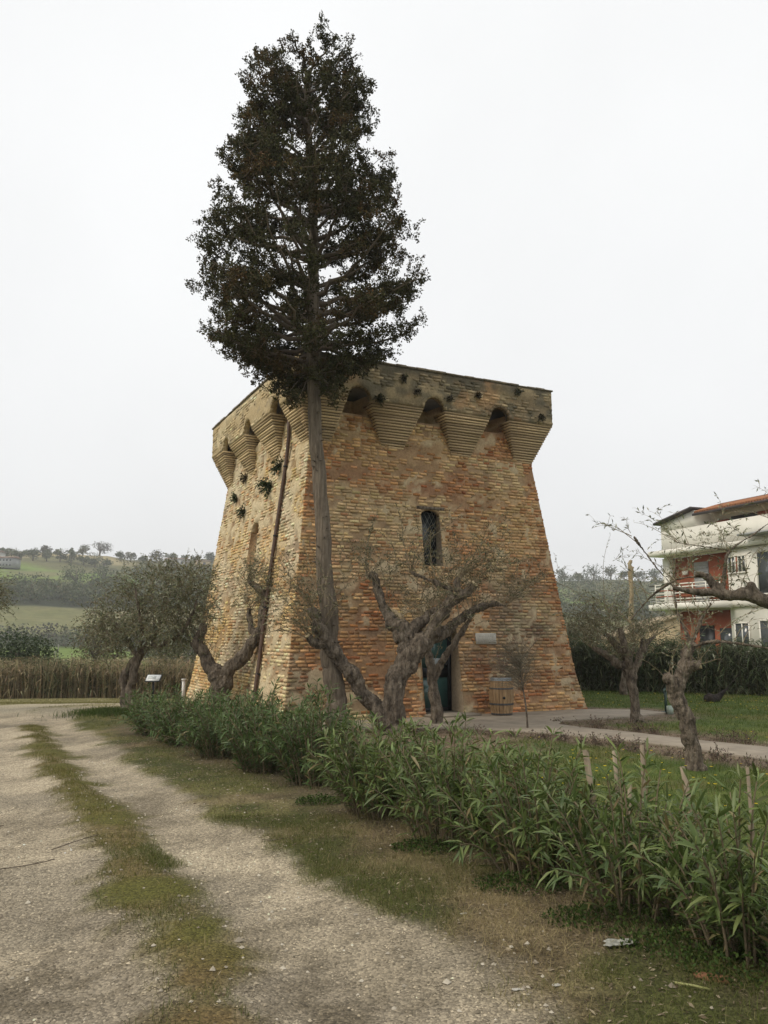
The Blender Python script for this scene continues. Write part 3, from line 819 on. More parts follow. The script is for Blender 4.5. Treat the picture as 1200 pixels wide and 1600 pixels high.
# bricks of the two walls in view: the ones that show largest are single parts, the rest one joined part
CH = 0.081
singles = []
for fc in 'FL':
    nr = int(7.62 / CH)
    z0 = np.arange(nr) * CH + .004
    z1 = z0 + CH - .020
    B = clipped(fc, z0, z1, lambda z: half(fc, z))
    n = len(B)
    sc, zc = (B[:, 0] + B[:, 1]) / 2, (B[:, 2] + B[:, 3]) / 2
    ero = fbm(sc * 1.4, zc * 2.6, seed=101 if fc == 'F' else 102)
    prot = rng.uniform(.012, .026, n) + rng.normal(0, .004, n)
    worn = rng.random(n) < (.08 + .6 * sm(.52, .66, ero))
    prot = np.where(worn, rng.uniform(-.024, .004, n), prot)
    if fc == 'L': prot = prot - .004
    col = wall_col(fc, sc, zc) * rng.lognormal(0, .19, (n, 1)) * (1 + rng.normal(0, .03, (n, 3)))
    col = np.where((rng.random(n) < .12)[:, None], col * np.array([.80, .64, .58]), col)
    col = np.where(worn[:, None], col * np.array([.72, .55, .48]), col)
    col = np.clip(col, .02, .75)
    inarch = np.zeros(n, bool)
    for c_, h_a in ARCH[fc]: inarch |= (B[:, 1] > c_ - h_a - .08) & (B[:, 0] < c_ + h_a + .08) & (zc > 7.33)
    keep = ~inarch & ~((rng.random(n) < .03 + .10 * sm(.56, .68, ero)))
    B, prot, col, sc, zc = B[keep], prot[keep], col[keep], sc[keep], zc[keep]
    V, f = brick_boxes(B, lambda s, z, off: face_pt(fc, s, z, off), prot)
    n = len(B)
    if fc == 'F':
        # courses between door, barrel and the corner of the wall that stand nearest and unhidden
        score = (B[:, 1] - B[:, 0]) * np.where((zc > .25) & (zc < 2.2) & (sc > .4) & (sc < 2.9), 1, 0)
        want = 180
    else:
        score = (B[:, 1] - B[:, 0]) * np.where((zc > .9) & (zc < 2.6) & (sc < -1.9), 1, 0)
        want = 120
    pick = np.argsort(-score)[:want]
    pick = pick[score[pick] > 0]
    sel = np.zeros(n, bool); sel[pick] = True
    for i in pick:
        mk('brick', V[i], f, M_BRICK, tower, np.repeat(col[i][None], 8, 0), base=V[i].mean(0))
    Vr = V[~sel]; nr_ = len(Vr)
    Fr = (np.arange(nr_)[:, None, None] * 8 + f[None]).reshape(-1, 4)
    tag(mk('brickwork', Vr.reshape(-1, 3), Fr, M_BRICK, tower, np.repeat(col[~sel], 8, 0)), kind='stuff')

# parapet panels pierced by arches
def pan_pt(face, s, z, off=0.0):
    w = WT + OV + np.asarray(off, float)
    if face == 'F': return to_world(s, -(w + TW_K), z)
    if face == 'L': return to_world(-w, s, z)
    if face == 'R': return to_world(w, s, z)
    return to_world(s, w + TW_K, z)
def par_col(face, s, z):
    a = fbm(s * .9, z * 1.6, seed=130); b = fbm(s * 3, z * 4, seed=131)
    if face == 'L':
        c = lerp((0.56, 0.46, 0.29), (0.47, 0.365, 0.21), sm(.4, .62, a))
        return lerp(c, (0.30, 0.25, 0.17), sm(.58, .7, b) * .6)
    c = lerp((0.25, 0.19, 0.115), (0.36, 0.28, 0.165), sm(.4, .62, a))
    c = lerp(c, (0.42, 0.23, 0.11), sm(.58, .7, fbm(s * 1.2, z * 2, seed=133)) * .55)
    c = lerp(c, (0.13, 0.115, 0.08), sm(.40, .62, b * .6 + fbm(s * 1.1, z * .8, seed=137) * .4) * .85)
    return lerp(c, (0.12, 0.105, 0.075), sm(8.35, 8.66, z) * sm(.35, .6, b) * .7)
def arch_z(face, s):
    z = np.full(np.shape(s), H2)
    for c, hw in ARCH[face]:
        d = np.abs(np.asarray(s) - c)
        z = np.where(d < hw, H2 + RISE * np.sqrt(np.clip(1 - (d / hw) ** 2, 0, 1)), z)
    return z
for fc in 'FLRB':
    hw = WT + OV + (TW_K if fc in 'LR' else 0)
    e = []
    for c, h in ARCH[fc]: e += list(c + h * np.cos(np.linspace(math.pi, 0, 15)))
    sl = np.array(sorted(set(np.round(np.concatenate([np.linspace(-hw, hw, 90), e]), 4))))
    zb = arch_z(fc, sl)
    # straight jambs are left to the corbels: the panel is a lattice between its lower line and the top
    nz = 13
    t = np.linspace(0, 1, nz)
    S = np.repeat(sl[None], nz, 0); Z = zb[None] + (H3 - zb[None]) * t[:, None]
    q = fbm(S * 4, Z * 5, seed=140); p = fbm(S * 1.2, Z * 1.5, seed=141)
    off = sm(.44, .62, p) * .028 + (q - .5) * .03
    off[0] = 0; off[-1] = 0; off[:, 0] = -.004; off[:, -1] = -.004
    Vf = pan_pt(fc, S, Z, off).reshape(-1, 3)
    Vb = pan_pt(fc, S[[0, -1]], Z[[0, -1]], -.15).reshape(-1, 3)
    ns = len(sl); k = nz * ns
    F = [(i * ns + j, i * ns + j + 1, (i + 1) * ns + j + 1, (i + 1) * ns + j) for i in range(nz - 1) for j in range(ns - 1)]
    F += [(k + j, k + j + 1, j + 1, j) for j in range(ns - 1)]                       # underside and arch soffits
    F += [(k + j, k + ns + j, k + ns + j + 1, k + j + 1) for j in range(ns - 1)]     # inner face
    F += [((nz - 1) * ns + j, (nz - 1) * ns + j + 1, k + ns + j + 1, k + ns + j) for j in range(ns - 1)]
    F = np.array(F)
    if fc in 'LB': F = F[:, ::-1]
    cf = par_col(fc, S, Z).reshape(-1, 3) * .95
    cb = par_col(fc, S[[0, -1]], Z[[0, -1]]).reshape(-1, 3) * .9
    pan = mk('parapet_wall', np.concatenate([Vf, Vb]), F, M_MORTAR, tower, np.concatenate([cf, cb]), False)
    if fc in 'FL':
        z0 = np.arange(int((H3 - H2 - .05) / CH)) * CH + H2 + .03
        OPEN_keep = OPEN[fc]; OPEN[fc] = []
        B = clipped(fc, z0, z0 + CH - .018, lambda z: hw)
        OPEN[fc] = OPEN_keep
        sc, zc = (B[:, 0] + B[:, 1]) / 2, (B[:, 2] + B[:, 3]) / 2
        ok = (B[:, 2] > arch_z(fc, B[:, 0]) - .0) & (B[:, 2] > arch_z(fc, B[:, 1])) & (B[:, 2] > arch_z(fc, sc) + .01) & (rng.random(len(B)) > .08)
        B, sc, zc = B[ok], sc[ok], zc[ok]
        n = len(B)
        prot = rng.uniform(.006, .024, n)
        prot = np.where(rng.random(n) < .2, -.01, prot)
        col = np.clip(par_col(fc, sc, zc) * rng.lognormal(0, .24, (n, 1)), .02, .7)
        V, f = brick_boxes(B, lambda s, z, o: pan_pt(fc, s, z, o), prot)
        Fr = (np.arange(n)[:, None, None] * 8 + f[None]).reshape(-1, 4)
        tag(mk('brickwork', V.reshape(-1, 3), Fr, M_BRICK, pan, np.repeat(col, 8, 0)), kind='stuff')
    # ring of bricks round each arch head
    if fc in 'FL':
        for c, h in ARCH[fc]:
            an = np.linspace(math.pi * .98, math.pi * .02, 9)
            mb = MB()
            for a0, a1 in zip(an[:-1], an[1:]):
                r0, r1 = 1.0, 1.0 + .09 / h
                P = [(c + h * r * math.cos(a), H2 + (RISE + (r - 1) * h) * math.sin(a)) for r, a in ((r0, a0 - .02), (r1, a0 - .02), (r1, a1 + .02), (r0, a1 + .02))]
                o1 = rng.uniform(.008, .02)
                Vs = [pan_pt(fc, s, z, -.05) for s, z in P] + [pan_pt(fc, s, z, o1) for s, z in P]
                mb.add(Vs, [(4, 5, 6, 7), (0, 1, 5, 4), (1, 2, 6, 5), (2, 3, 7, 6), (3, 0, 4, 7)])
            mk('arch_ring', np.concatenate(mb.V), [np.array(v) for v in mb.F.values()], M_BRICK, pan,
               np.tile(par_col(fc, np.array([c]), np.array([8.0]))[0] * .85, (mb.n, 1)))
# roof behind the parapet, and the coping
c4 = [to_world(sx * (WT + OV - .28), sy * (WT + OV + TW_K - .28), 0)[:2] for sx, sy in ((-1, -1), (1, -1), (1, 1), (-1, 1))]
m = MB(); m.prism([tuple(p) for p in c4], H2 + .42, H2 + .55); m.build('roof_slab', M_CONC, tower)
M_COPE = mat_noise('coping', (0.10, 0.085, 0.062), (0.25, 0.205, 0.14), 5, 0.95, 0.8)
wo = WT + OV + .035
for fc in 'FLRB':
    h = wo + (TW_K if fc in 'LR' else 0)
    m = MB()
    N = 26
    ed = np.linspace(-h, h, N + 1)
    if fc in 'LR': ed = np.linspace(-h + .40, h - .40, N + 1)
    for a, b in zip(ed[:-1], ed[1:]):
        zt = H3 + .05 + rng.normal(0, .008)
        P = [pan_pt(fc, a + .003, 0, .035 + rng.normal(0, .006)), pan_pt(fc, b - .003, 0, .035 + rng.normal(0, .006)), pan_pt(fc, b - .003, 0, -.36), pan_pt(fc, a + .003, 0, -.36)]
        m.prism([tuple(p[:2]) for p in (P if fc in 'FR' else P[::-1])], H3 + .002, zt)
    m.build('coping', M_COPE, tower)

# corbels: stepped courses, each its own piece
NC = 16
dz = (H2 - H1 + .0) / NC
def corbel_col(n, face):
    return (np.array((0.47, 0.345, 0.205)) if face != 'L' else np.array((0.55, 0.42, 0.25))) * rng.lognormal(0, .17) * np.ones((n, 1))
def local_box(x0, x1, y0, y1, z0, z1, j=.008):
    V = [to_world(x + rng.normal(0, j), y + rng.normal(0, j), z) for z in (z0, z1) for (x, y) in ((x0, y0), (x1, y0), (x1, y1), (x0, y1))]
    F = np.array([(3, 2, 1, 0), (4, 5, 6, 7), (0, 1, 5, 4), (1, 2, 6, 5), (2, 3, 7, 6), (3, 0, 4, 7)])
    return np.array(V), F
def corbel(face, cb, wb, c0, c1):
    """cb, wb: centre and width at the foot; c0, c1: ends at the top"""
    cor = empty('corbel', pan_pt(face, cb, H1)); cor.parent = tower; cor.location = np.array(cor.location) - np.array(tower.location)
    hb = []
    for i in range(NC):
        t = (i + .7) / NC
        o = OV * t
        a = (cb - wb / 2) * (1 - t) + c0 * t; b = (cb + wb / 2) * (1 - t) + c1 * t
        z0 = H1 + i * dz
        w = WT
        if face == 'F': box = (a, b, -(w + TW_K + o), -(w + TW_K - .1)); core = (a + .03, b - .03, -(w + TW_K + o - .034), -(w + TW_K - .1))
        else: box = (-(w + o), -(w - .1), a, b); core = (-(w + o - .034), -(w - .1), a + .03, b - .03)
        V, F = local_box(*box, z0 + .021, z0 + dz)
        mk('brick_course', V, F, M_BRICK, cor, corbel_col(8, face))
        V, F = local_box(*core, z0 - .001, z0 + .022, 0)
        hb.append((V, F))
    V = np.concatenate([v for v, _ in hb]); F = np.concatenate([f + 8 * i for i, (_, f) in enumerate(hb)])
    mk('mortar_bed', V, F, M_MORTAR, cor, np.tile((0.15, 0.11, 0.07), (len(V), 1)))
A = ARCH['F']; corbel('F', -1.04, .58, A[0][0] + A[0][1], A[1][0] - A[1][1]); corbel('F', 1.0, .58, A[1][0] + A[1][1], A[2][0] - A[2][1])
A = ARCH['L']; corbel('L', 1.03, .52, A[1][0] + A[1][1], A[0][0] - A[0][1]); corbel('L', -1.25, .52, A[2][0] + A[2][1], A[1][0] - A[1][1])
def corner_corbel(sx, sy, ex_, ey_, bx, by):
    """corner at signs (sx, sy); ex_, ey_: inner ends at the top along x and y; bx, by: at the foot"""
    cor = empty('corbel', to_world(sx * WT, sy * (WT + TW_K), H1)); cor.parent = tower; cor.location = np.array(cor.location) - np.array(tower.location)
    hb = []
    for i in range(NC):
        t = (i + .7) / NC; o = OV * t; z0 = H1 + i * dz
        X, Yv = sx * (WT + o), sy * (WT + TW_K + o)
        xi, yi = bx * (1 - t) + ex_ * t, by * (1 - t) + ey_ * t
        # an L of two slabs that meet at the corner
        for (x0, x1, y0, y1) in ((min(X, xi), max(X, xi), min(Yv, sy * (WT + TW_K - .1)), max(Yv, sy * (WT + TW_K - .1))),
                                 (min(X, sx * (WT - .1)), max(X, sx * (WT - .1)), min(yi, sy * (WT + TW_K - .1) ), max(yi, sy * (WT + TW_K - .1)))):
            V, F = local_box(x0, x1, y0, y1, z0 + .021, z0 + dz, .005)
            mk('brick_course', V, F, M_BRICK, cor, corbel_col(8, 'L' if sx < 0 and y1 - y0 > x1 - x0 else 'F'))
            V, F = local_box(x0 + .03, x1 - .03, y0 + .03, y1 - .03, z0 - .001, z0 + .022, 0); hb.append((V, F))
    V = np.concatenate([v for v, _ in hb]); F = np.concatenate([f + 8 * i for i, (_, f) in enumerate(hb)])
    mk('mortar_bed', V, F, M_MORTAR, cor, np.tile((0.15, 0.11, 0.07), (len(V), 1)))
aF, aL, aR = ARCH['F'], ARCH['L'], ARCH['R']
corner_corbel(1, -1, aF[2][0] + aF[2][1], aR[0][0] - aR[0][1], 2.73, -3.15)
corner_corbel(-1, -1, aF[0][0] - aF[0][1], aL[2][0] - aL[2][1], -2.73, -3.15)
corner_corbel(-1, 1, -2.4, aL[0][0] + aL[0][1], -2.73, 3.12)

# openings -----------------------------------------------------------------
def reveal(face, o, depth, name, col, back=True):
    s0, s1, z0, z1 = o; z0 = max(z0, -.1)
    V, C = [], []
    for (s, z) in ((s0, z0), (s1, z0), (s1, z1), (s0, z1)):
        V.append(face_pt(face, s, z, .004))
    wz = float(tw_w(z1)) - depth
    for (s, z) in ((s0, z0), (s1, z0), (s1, z1), (s0, z1)):
        V.append(face_pt(face, s, z, wz - float(tw_w(z))))
    F = [(0, 1, 5, 4), (1, 2, 6, 5), (2, 3, 7, 6), (3, 0, 4, 7)]
    if back: F.append((4, 5, 6, 7))
    return mk(name, V, np.array(F), M_MORTAR, tower, np.tile(col, (8, 1)))
reveal('F', OPEN['F'][0], .9, 'door_reveal', (0.30, 0.235, 0.16), back=False)
reveal('F', OPEN['F'][1], .55, 'window_reveal', (0.26, 0.21, 0.15), back=False)
reveal('L', OPEN['L'][0], .22, 'niche', (0.40, 0.27, 0.15))
# niche filled with brick and closed by a small arch
NI = OPEN['L'][0]
zr = np.arange(NI[2] + .01, NI[3] - .05, CH)
bb = []
for i, z in enumerate(zr):
    s = NI[0] + (.0 if i % 2 else .12)
    if i % 2 == 0: bb.append((NI[0], NI[0] + .11, z, z + .065))
    while s < NI[1] - .04:
        bb.append((s, min(s + .23, NI[1]), z, z + .065)); s += .245
bb = np.array(bb)
wn_ = float(tw_w(NI[3])) - .22
V, f = brick_boxes(bb, lambda s, z, o: to_world(-(wn_ + o), s, z), rng.uniform(.008, .02, len(bb)))
tag(mk('brickwork', V.reshape(-1, 3), (np.arange(len(bb))[:, None, None] * 8 + f[None]).reshape(-1, 4), M_BRICK, tower,
   np.repeat(np.array((0.43, 0.26, 0.13)) * rng.lognormal(0, .2, (len(bb), 1)), 8, 0)), kind='stuff')
mb = MB(); cs, rw = (NI[0] + NI[1]) / 2, (NI[1] - NI[0]) / 2
for side in (-1, 1):
    an = np.linspace(0, math.pi / 2, 8)
    pts = [(cs + side * rw * math.cos(a), NI[3] - rw * .75 + rw * .75 * math.sin(a)) for a in an] + [(cs + side * rw, NI[3] + .0)]
    if side < 0: pts = pts[::-1]
    k = len(pts)
    Vs = [face_pt('L', s, z, .006) for s, z in pts] + [face_pt('L', s, z, -.2) for s, z in pts]
    mb.add(Vs, [tuple(range(k - 1, -1, -1)), tuple(range(k, 2 * k))] + [(i, (i + 1) % k, k + (i + 1) % k, k + i) for i in range(k)])
mk('niche_arch', np.concatenate(mb.V), [np.array(v) for v in mb.F.values()], M_MORTAR, tower, np.tile((0.52, 0.41, 0.25), (mb.n, 1)))

AXF = [np.array([*EX, 0]), np.array([*EY, 0]), np.array([0, 0, 1.])]
M_FRAME = mat_plain('dark_metal_frame', (0.018, 0.020, 0.022), 0.45, 0.6)
M_GLASS = mat_plain('door_glass', (0.045, 0.095, 0.085), 0.08, 0.0, 0.7, .25, 1.5)
M_ROOM = mat_plain('dark_room', (0.02, 0.02, 0.018), 0.9)
# door: double frame with glass panes, set back in the reveal
D0 = OPEN['F'][0]
yd = -(float(tw_w(2.08)) + TW_K) + .26
dc = (D0[0] + D0[1]) / 2
door = MB()
def fbox(mb, s0, s1, z0, z1, y0, y1):
    c = to_world((s0 + s1) / 2, (y0 + y1) / 2, (z0 + z1) / 2)
    return mb.box(c, (s1 - s0, y1 - y0, z1 - z0), AXF)
fbox(door, D0[0], D0[0] + .09, .05, 2.08, yd, yd + .07); fbox(door, D0[1] - .10, D0[1], .05, 2.08, yd, yd + .07)
fbox(door, D0[0] + .09, D0[1] - .10, 1.98, 2.08, yd, yd + .07); fbox(door, D0[0] + .09, D0[1] - .10, .05, .17, yd, yd + .07)
fbox(door, D0[0] + .09, D0[1] - .10, .90, 1.13, yd + .002, yd + .068)
door_o = door.build('door', M_FRAME, tower)
for z0, z1 in ((.17, .90), (1.13, 1.98)):
    p = MB(); fbox(p, D0[0] + .09, D0[1] - .10, z0, z1, yd + .03, yd + .042); p.build('pane', M_GLASS, door_o)
h_ = MB(); fbox(h_, D0[1] - .17, D0[1] - .125, 1.14, 1.26, yd - .03, yd - .001); fbox(h_, D0[1] - .26, D0[1] - .135, 1.19, 1.22, yd - .07, yd - .045)
fbox(h_, D0[1] - .155, D0[1] - .14, 1.19, 1.22, yd - .045, yd - .03)
h_.build('handle', M_FRAME, door_o)
n_ = MB(); fbox(n_, D0[0] + .5, D0[1] - .3, 1.16, 1.36, yd + .022, yd + .028); n_.build('notice', mat_plain('pale_paper', (0.35, 0.38, 0.38), .8), door_o)
r_ = MB(); fbox(r_, D0[0] + .02, D0[1] - .02, .05, 2.06, yd + .5, yd + .52); r_.build('door_back', M_ROOM, tower)
# threshold step
s_ = MB(); fbox(s_, D0[0] - .05, D0[1] + .22, .036, .085, -(4.117 + TW_K + .48), yd + .06); s_.build('threshold', M_CONC, tower)
# window: wooden frame, dark inside, coarse wire netting
W0 = OPEN['F'][1]
yw = -(float(tw_w(W0[3])) + TW_K) + .16
wf = MB()
fbox(wf, W0[0], W0[0] + .05, W0[2], W0[3], yw, yw + .05); fbox(wf, W0[1] - .05, W0[1], W0[2], W0[3], yw, yw + .05)
fbox(wf, W0[0] + .05, W0[1] - .05, W0[3] - .05, W0[3], yw, yw + .05); fbox(wf, W0[0] + .05, W0[1] - .05, W0[2], W0[2] + .05, yw, yw + .05)
win = wf.build('window', M_FRAME, tower)
p = MB(); fbox(p, W0[0] + .05, W0[1] - .05, W0[2] + .05, W0[3] - .05, yw + .02, yw + .03)
p.build('pane', mat_plain('old_window_glass', (0.03, 0.036, 0.036), .15, 0, .6, .3, 2), win)
g = MB()
for i in range(9):
    a = W0[0] - .25 + i * .12
    for d in (1, -1):
        pts = []
        for t in np.linspace(0, 1, 24):
            s = a + (t if d > 0 else 1 - t) * .75 - .1; z = W0[2] + t * 1.43
            if W0[0] + .02 < s < W0[1] - .02: pts.append(to_world(s, yw - .03 + rng.normal(0, .004), z))
        if len(pts) > 2: g.tube(pts, .005, 4)
g.build('wire_netting', mat_plain('galvanised_wire', (0.20, 0.20, 0.18), .6, .4), win)
mb = MB(); cs, rw = (W0[0] + W0[1]) / 2, (W0[1] - W0[0]) / 2
for side in (-1, 1):
    an = np.linspace(0, math.pi / 2, 8)
    pts = [(cs + side * rw * math.cos(a), W0[3] - rw * .55 + rw * .55 * math.sin(a)) for a in an] + [(cs + side * rw, W0[3])]
    if side < 0: pts = pts[::-1]
    k = len(pts)
    Vs = [face_pt('F', s, z, .006) for s, z in pts] + [face_pt('F', s, z, -.14) for s, z in pts]
    mb.add(Vs, [tuple(range(k - 1, -1, -1)), tuple(range(k, 2 * k))] + [(i, (i + 1) % k, k + (i + 1) % k, k + i) for i in range(k)])
mk('window_arch', np.concatenate(mb.V), [np.array(v) for v in mb.F.values()], M_MORTAR, tower, np.tile((0.33, 0.23, 0.13), (mb.n, 1)))
lint = MB(); fbox(lint, W0[0] - .12, W0[1] + .14, W0[3] + .01, W0[3] + .085, -(float(tw_w(5.1)) + TW_K + .02), -(float(tw_w(5.1)) + TW_K) + .3)
lint.build('lintel', M_BARK, tower)
# plaque
zq = 1.84; wq = float(tw_w(zq)) + TW_K + .035
pl = MB()
tilt = math.atan2(WB - WT, H1)
axq = [AXF[0], np.array([*(EY * math.cos(tilt)), -math.sin(tilt)]), np.array([*(EY * math.sin(tilt)), math.cos(tilt)])]
pc_ = to_world(1.265, -wq, zq)
pl.box(pc_, (.60, .035, .27), axq)
plq = pl.build('plaque', mat_noise('pale_marble', (0.40, 0.375, 0.32), (0.50, 0.475, 0.42), 9, .7, .1), tower)
ln = MB()
for i in range(6):
    k = 0
    x = -.25
    while x < .24:
        w = rng.uniform(.02, .06); w = min(w, .25 - x)
        ln.box(pc_ + axq[0] * (x + w / 2) + axq[2] * (.09 - i * .036) - axq[1] * .0185, (w, .002, .011), axq); x += w + .014
ln.build('worn_inscription', mat_plain('engraved_grey', (0.27, 0.25, 0.21), .8), plq)
# downpipe on the left wall
pp = [(-2.44, 7.70), (-2.40, 7.0), (-2.34, 6.36), (-2.31, 5.02), (-2.30, 3.87), (-2.34, 2.43), (-2.43, 1.35), (-2.58, .42), (-2.62, .06)]
dp = MB(); dp.tube([face_pt('L', s, z, .075 if z < 7.2 else .10) for s, z in pp], .05, 10)
pipe = dp.build('downpipe', mat_noise('brown_painted_pipe', (0.075, 0.045, 0.032), (0.12, 0.075, 0.055), 5, .55, .15), tower, True)
for z, s in ((6.2, -2.335), (4.4, -2.305), (2.6, -2.335), (1.0, -2.48)):
    b = MB(); b.tube([face_pt('L', s, z - .02, .075), face_pt('L', s, z + .02, .075)], .062, 10); b.build('bracket', M_FRAME, pipe)

# ---------------------------------------------------------------- trees
def apply_mods(o):
    dg = bpy.context.evaluated_depsgraph_get()
    me = bpy.data.meshes.new_from_object(o.evaluated_get(dg))
    old = o.data; o.modifiers.clear(); o.data = me; bpy.data.meshes.remove(old)
    return o

def gnarled(name, chains, mat, parent, voxel=.02, amp=.03, freq=5.0, sub=6, wob=.16, seed=0, rs=.80):
    """limbs fused into one continuous surface, then furrowed"""
    mb = MB()
    for ci, ch in enumerate(chains):
        P = catmull(ch, sub)
        n = len(P)
        k = (fbm(np.arange(n) * .45 + ci * 13, np.full(n, seed + .5), seed=200 + seed) - .5) * 2
        rad = np.maximum(P[:, 3] * rs * (1 + wob * 2 * k), voxel * .75)
        off = np.stack([fbm(np.arange(n) * .35, np.full(n, ci + j * 7.3), seed=210 + seed) - .5 for j in range(3)], 1) * (P[:, 3] * .9)[:, None]
        mb.tube(P[:, :3] + off, rad, 12)
    o = mb.build(name, mat, parent)
    md = o.modifiers.new('fuse', 'REMESH'); md.mode = 'VOXEL'; md.voxel_size = voxel; md.use_smooth_shade = True
    apply_mods(o)
    me = o.data
    n = len(me.vertices)
    co = np.empty(n * 3, np.float32); me.vertices.foreach_get('co', co); co = co.reshape(-1, 3).astype(float)
    no = np.empty(n * 3, np.float32); me.vertices.foreach_get('normal', no); no = no.reshape(-1, 3)
    f1 = fbm(co[:, 0] * freq, co[:, 1] * freq, co[:, 2] * freq * .5, seed=220 + seed)
    f2 = fbm(co[:, 0] * freq * 3.2, co[:, 1] * freq * 3.2, co[:, 2] * freq * .55, seed=230 + seed, oct=3)
    d = (f1 - .5) * 2.0 * amp - (.5 - np.abs(f2 - .5)) ** 3 * 8 * amp * 1.1 + amp * .55
    co += no * d[:, None]
    me.vertices.foreach_set('co', co.astype(np.float32).ravel())
    me.polygons.foreach_set('use_smooth', np.ones(len(me.polygons), bool))
    me.update()
    return o

class Twigs:
    """thin shoots of one tree and the leaves on them"""
    def __init__(s): s.mb = MB(); s.C = []; s.D = []; s.S = []
    def shoot(s, p, d, L, r0, leaves=0.0, droop=.25, seg=7, ls=.072, start=.2, wig=.10, gap=.045):
        p = np.asarray(p, float); d = unit(np.asarray(d, float))
        pts = [p]; st = L / seg
        for i in range(seg):
            d = unit(d + rng.normal(0, wig, 3) + np.array([0, 0, -droop * (i / seg) * .6]))
            p = p + d * st; pts.append(p)
        pts = np.array(pts)
        s.mb.tube(pts, np.linspace(r0, max(r0 * .3, .0012), len(pts)), 4, False)
        if leaves > 0:
            n = int(L * (1 - start) / gap)
            for t in np.linspace(start, 1, max(n, 1)):
                i = min(int(t * seg), seg - 1); q = pts[i] + (pts[i + 1] - pts[i]) * (t * seg - i); ax = unit(pts[i + 1] - pts[i])
                for _ in range(2):
                    if rng.random() < leaves:
                        s.C.append(q); s.D.append(ax * .9 + rng.normal(0, .6, 3)); s.S.append(ls * rng.uniform(.6, 1.2))
        return pts
    def build(s, parent, twig_col, leaf_cols, leaf_name='foliage', wratio=.24):
        if s.mb.n:
            V = np.concatenate(s.mb.V)
            o = mk('twigs', V, [np.array(f) for f in s.mb.F.values()], M_TWIG, parent, np.tile(twig_col, (len(V), 1)) * rng.lognormal(0, .05, (len(V), 1)))
            tag(o, kind='stuff')
        if s.C:
            C, D, S = np.array(s.C), np.array(s.D), np.array(s.S)
            n = len(C)
            V, F = leaf_quads(C, D, S, S * wratio, .08)
            pal = np.array(leaf_cols)
            col = pal[rng.integers(0, len(pal), n)]
            o = mk(leaf_name, V, F, M_LEAF, parent, jitter_col(col, n, .2, 4))
            tag(o, kind='stuff')

OLIVE = [(0.13, 0.145, 0.075), (0.18, 0.195, 0.115), (0.29, 0.30, 0.215), (0.085, 0.098, 0.052), (0.21, 0.21, 0.105)]
OLIVE_DRY = [(0.15, 0.145, 0.068), (0.22, 0.195, 0.10), (0.28, 0.25, 0.155), (0.08, 0.082, 0.042), (0.13, 0.12, 0.055), (0.052, 0.062, 0.030), (0.06, 0.07, 0.034), (0.085, 0.092, 0.045)]
TW_COL = (0.24, 0.19, 0.12)

def rdir(up=.5, spread=1.0):
    v = rng.normal(0, spread, 3); v[2] = abs(v[2]) * .6 + up
    return unit(v)

def stub(parent, p, d, r, mat=None):
    """pale sawn end"""
    p, d = np.asarray(p, float), unit(np.asarray(d, float))
    m = MB(); m.tube([p - d * .03, p + d * .006], r, 12)
    return m.build('sawn_end', mat or M_CUT, parent)

def end_stub(parent, ch, k=.66):
    p = np.array(ch[-1][:3]); d = unit(p - np.array(ch[-2][:3]))
    return stub(parent, p + d * .012, d, ch[-1][3] * k)

def pruned_olive(name, chains, label, voxel, amp, shoots, seed, leafy=.35, group=None, Ls=(.35, 1.3), r0=.007, cols=OLIVE_DRY, tips=None, trunk_part='trunk', rs=.80):
    base = np.array(chains[0][0][:3]); base[2] = 0
    t = empty(name, base, label, 'tree', group)
    gnarled(trunk_part, chains, M_BARK, t, voxel, amp, 6.0, seed=seed, rs=rs)
    tw = Twigs()
    ends = []
    for ch in chains:
        P = catmull(ch, 4)
        for q in P[int(len(P) * .45):]:
            if q[2] > 1.1: ends.append((q, 1.0))
        ends += [(P[-1], 2.0)] * (3 if P[-1][2] > 1.1 else 0)
    w = np.array([e[1] for e in ends]); w /= w.sum()
    for i in range(shoots):
        q = ends[rng.choice(len(ends), p=w)][0]
        L = rng.uniform(*Ls)
        out = np.array([q[0] - base[0], q[1] - base[1], 0]) * .4
        pts = tw.shoot(q[:3] + rng.normal(0, .02, 3), rdir(.75, .55) + out, L, r0 * rng.uniform(.6, 1.2), leafy * rng.uniform(0, 1.6), .35)
        for _ in range(rng.integers(2, 6)):
            k = rng.integers(2, len(pts))
            tw.shoot(pts[k], rdir(.2, .8), L * rng.uniform(.2, .5), r0 * .45, leafy * rng.uniform(.3, 1.8), .5, 5)
    return t, tw

# ---- tall cypress in front of the tower corner
cyp = empty('cypress_tree', (CYP[0][0][0], CYP[0][0][1], 0), 'very tall dark cypress with a long bare trunk before the tower', 'tree')
gnarled('trunk', CYP, M_BARKC, cyp, .028, .012, 7.0, wob=.02, seed=1, rs=.88)
PROF = np.array([(15.92, 0.15, 0.17), (15.64, 0.67, 1.02), (14.59, 1.33, 1.28), (13.71, 1.52, 1.72), (13.0, 1.72, 1.68), (12.3, 2.13, 2.04), (11.76, 2.32, 2.05), (11.15, 2.39, 2.15), (10.55, 2.53, 2.13),
                 (9.95, 2.58, 2.4), (9.07, 2.61, 2.61), (8.78, 2.71, 2.47), (8.34, 2.43, 2.33), (7.98, 2.32, 1.8), (7.77, 1.98, 1.37), (7.48, 1.5, 0.96), (7.2, 1.23, 0.74), (6.64, 0.68, 0.54)])[::-1]
CP = catmull(CYP[0], 8)
def cyp_axis(z): return np.array([np.interp(z, CP[:, 2], CP[:, 0]), np.interp(z, CP[:, 2], CP[:, 1]), z])
def cyp_rad(z, ca):
    rl, rr = np.interp(z, PROF[:, 0], PROF[:, 1]), np.interp(z, PROF[:, 0], PROF[:, 2])
    return rl * (1 - (ca + 1) / 2) + rr * (ca + 1) / 2
br = MB(); clumps = []
